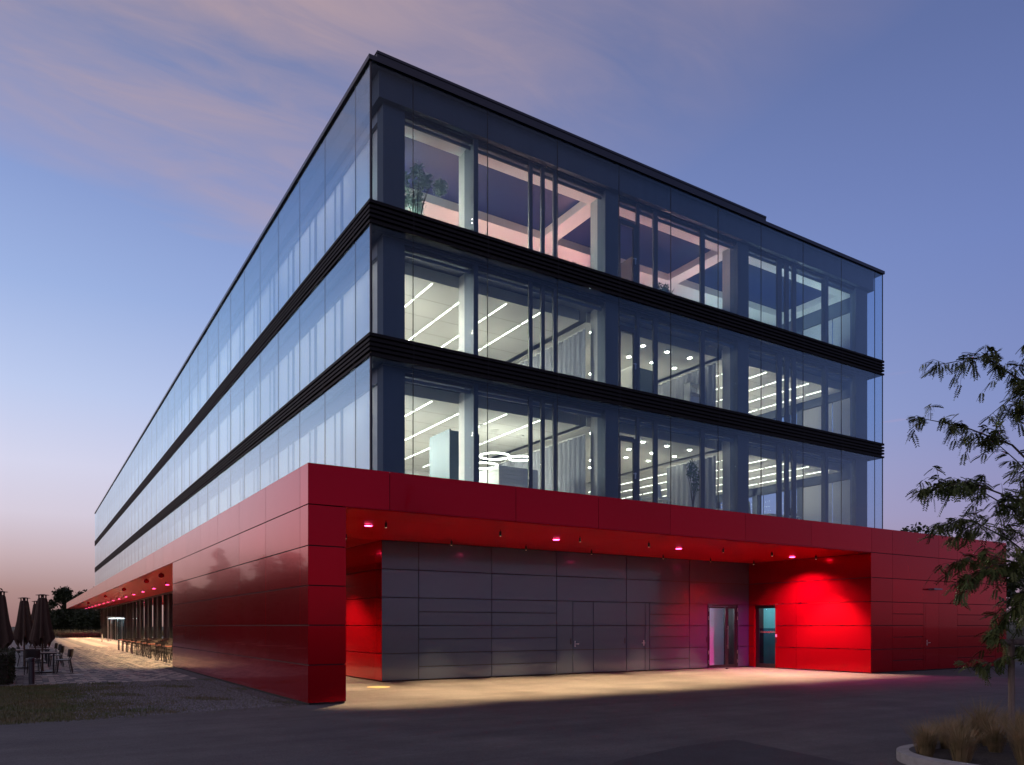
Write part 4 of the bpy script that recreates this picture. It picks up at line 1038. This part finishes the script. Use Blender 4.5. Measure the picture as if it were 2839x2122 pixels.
for i, (u, v) in enumerate([(4.55,-10.85),(5.0,-10.55),(5.5,-10.75),(5.95,-10.45),(6.4,-10.8),(6.85,-10.4),(7.3,-10.7),(7.8,-10.4),(8.3,-10.7),(5.2,-11.2),(5.8,-11.25),(6.3,-11.4),(6.9,-11.2),(7.5,-11.3),(8.8,-10.4),(4.6,-11.5),(9.4,-10.8),(10.2,-10.5),(8.1,-11.5),(4.25,-10.55),(4.75,-10.3),(5.25,-10.25),(5.75,-10.2),(6.15,-10.25),(7.1,-10.2),(7.6,-10.2),(4.2,-11.0)]):
    tuft('ornamental_grass', u, v, rnd.uniform(.34, .60), 420, 300+i)

# staked young locust tree
Rv, Fv = Vector((math.cos(TH), -math.sin(TH), 0)), Vector((math.sin(TH), math.cos(TH), 0))
TB = Vector((7.12, -10.80, 0.04))
lt = empty('young_locust_tree', TB); tag(lt, 'young feathery-leaved tree held by wooden stakes in the kerbed bed', 'tree')
tm = MB().tube([(0, 0, 0), (.03, .02, 1.5), (-.02, .03, 3.0), (.02, 0, 4.6), (0, 0, 6.4)], .055, .018, 9)
crown = MB(); rnd = random.Random(77)
def pinnate(p, d, ln):
    """one drooping compound leaf with leaflets either side of its stalk"""
    d = Vector(d).normalized(); side = d.cross(Vector((0, 0, 1)))
    if side.length < .1: side = Vector((1, 0, 0))
    side.normalize(); up = side.cross(d); roll = rnd.uniform(-.7, .7)
    side = side*math.cos(roll)+up*math.sin(roll)
    k = 7
    for i in range(k):
        q = (i+1)/k; c = p+d*ln*q+Vector((0, 0, -ln*.35*q*q))
        l = .050*(1.15-.5*abs(q-.5))*rnd.uniform(.8, 1.15)
        for s in (-1, 1):
            a = (side*s+d*.55+Vector((0, 0, -.25))).normalized(); w = d*l*.27; b = len(crown.v)
            crown.v += [tuple(c), tuple(c+a*l*.5+w), tuple(c+a*l), tuple(c+a*l*.5-w)]
            crown.f.append((b, b+1, b+2, b+3))
def branch(pts, r, dens, twig=.34):
    pts = [Vector(p) for p in pts]; tm.tube(pts, r, .004, 6)
    for i in range(len(pts)-1):
        a, b = pts[i], pts[i+1]; seg = (b-a); ln = seg.length; d = seg.normalized()
        m = max(2, int(ln*dens*(.55 if i == 0 else 1)))
        for k in range(m):
            p = a+seg*rnd.random()
            t = Vector((rnd.gauss(0, 1), rnd.gauss(0, 1), rnd.gauss(.0, .45))).normalized()
            t = (t+d*.9).normalized(); tl = twig*rnd.uniform(.35, 1.1)
            e = p+t*tl+Vector((0, 0, -tl*.30)); mid = p+t*tl*.5+Vector((0, 0, .02))
            tm.tube([p, mid, e], .0035, .0015, 4, False)
            for j in range(rnd.randint(5, 8)):
                q = rnd.random(); s = p.lerp(mid, q*2) if q < .5 else mid.lerp(e, q*2-1)
                ld = (t*.5+Vector((rnd.gauss(0, .6), rnd.gauss(0, .6), rnd.gauss(-.5, .35)))).normalized()
                pinnate(s, ld, rnd.uniform(.09, .16))
def at(x, z, dd): return Rv*x+Fv*dd+Vector((0, 0, z-TB.z))
# limbs reaching over the yard
branch([at(0, 4.3, 0), at(-.35, 5.0, .1), at(-.95, 5.42, .15), at(-1.55, 5.30, .1)], .016, 17)
branch([at(0, 4.1, 0), at(-.30, 4.7, -.2), at(-.62, 4.95, -.25)], .012, 20)
branch([at(0, 3.5, 0), at(-.55, 4.18, .15), at(-1.20, 4.45, .2), at(-1.90, 4.55, .1)], .018, 16)
branch([at(0, 3.3, 0), at(-.40, 4.0, .3), at(-.75, 4.35, .35)], .012, 18)
branch([at(0, 2.6, 0), at(-.60, 3.35, -.1), at(-1.30, 3.62, -.1), at(-2.05, 3.48, .05)], .02, 18)
branch([at(0, 2.5, 0), at(-.45, 3.3, .3), at(-1.0, 3.68, .4), at(-1.5, 3.72, .3)], .014, 18)
branch([at(0, 2.3, 0), at(-.55, 2.85, .2), at(-1.15, 3.12, .1), at(-1.75, 3.02, .1)], .014, 18)
branch([at(0, 2.0, 0), at(-.45, 2.45, -.2), at(-1.0, 2.48, -.15), at(-1.55, 2.18, -.1)], .016, 26)
branch([at(0, 1.95, 0), at(-.40, 2.5, .2), at(-.85, 2.68, .3), at(-1.25, 2.55, .3)], .012, 24)
branch([at(0, 1.8, 0), at(-.35, 2.0, .1), at(-.65, 1.80, .15), at(-.85, 1.45, .1)], .012, 26)
branch([at(0, 1.75, 0), at(-.30, 2.15, -.2), at(-.55, 2.2, -.3), at(-.75, 1.95, -.3)], .01, 26)
branch([at(0, 1.5, 0), at(-.35, 1.45, .1), at(-.80, 1.15, .1), at(-1.25, 1.05, .1)], .008, 12, .22)
for zz in (1.9, 2.2, 2.6, 3.0, 3.4, 3.8, 4.3, 4.8, 5.3, 5.8):                    # the rest of the crown
    for k in range(4):
        a = rnd.uniform(-1.4, 1.6)+(.0 if k % 2 else .6); l = 1.5*(1-abs(zz-3.2)/5)
        dv = Vector((math.cos(a-TH), math.sin(a-TH), 0))
        s = Vector((0, 0, zz-.5)); branch([s, s+dv*l*.4+Vector((0, 0, .45)), s+dv*l*.8+Vector((0, 0, .65)), s+dv*l*1.15+Vector((0, 0, .5))], .012, 9)
branch([at(0, 5.6, 0), at(.1, 6.4, 0), at(-.1, 7.0, .1)], .012, 12)
tm.build('trunk', 'bark', lt); crown.build('crown', 'leaf', lt)
sk = empty('tree_stake', (6.62, -10.42, .04)); tag(sk, 'round wooden tree stake frame with a rail beside the young tree', 'tree stake')
MB().tube([(0, 0, -.05), (.01, 0, .7), (0, 0, 1.42)], .044, .042, 12).build('post', 'post', sk, True)
MB().tube([(.95, -.62, -.05), (.95, -.62, 1.42)], .044, .042, 12).build('post', 'post', sk, True)
MB().tube([(-.12, .08, 1.38), (1.07, -.70, 1.38)], .040, .040, 12).build('rail', 'post', sk, True)
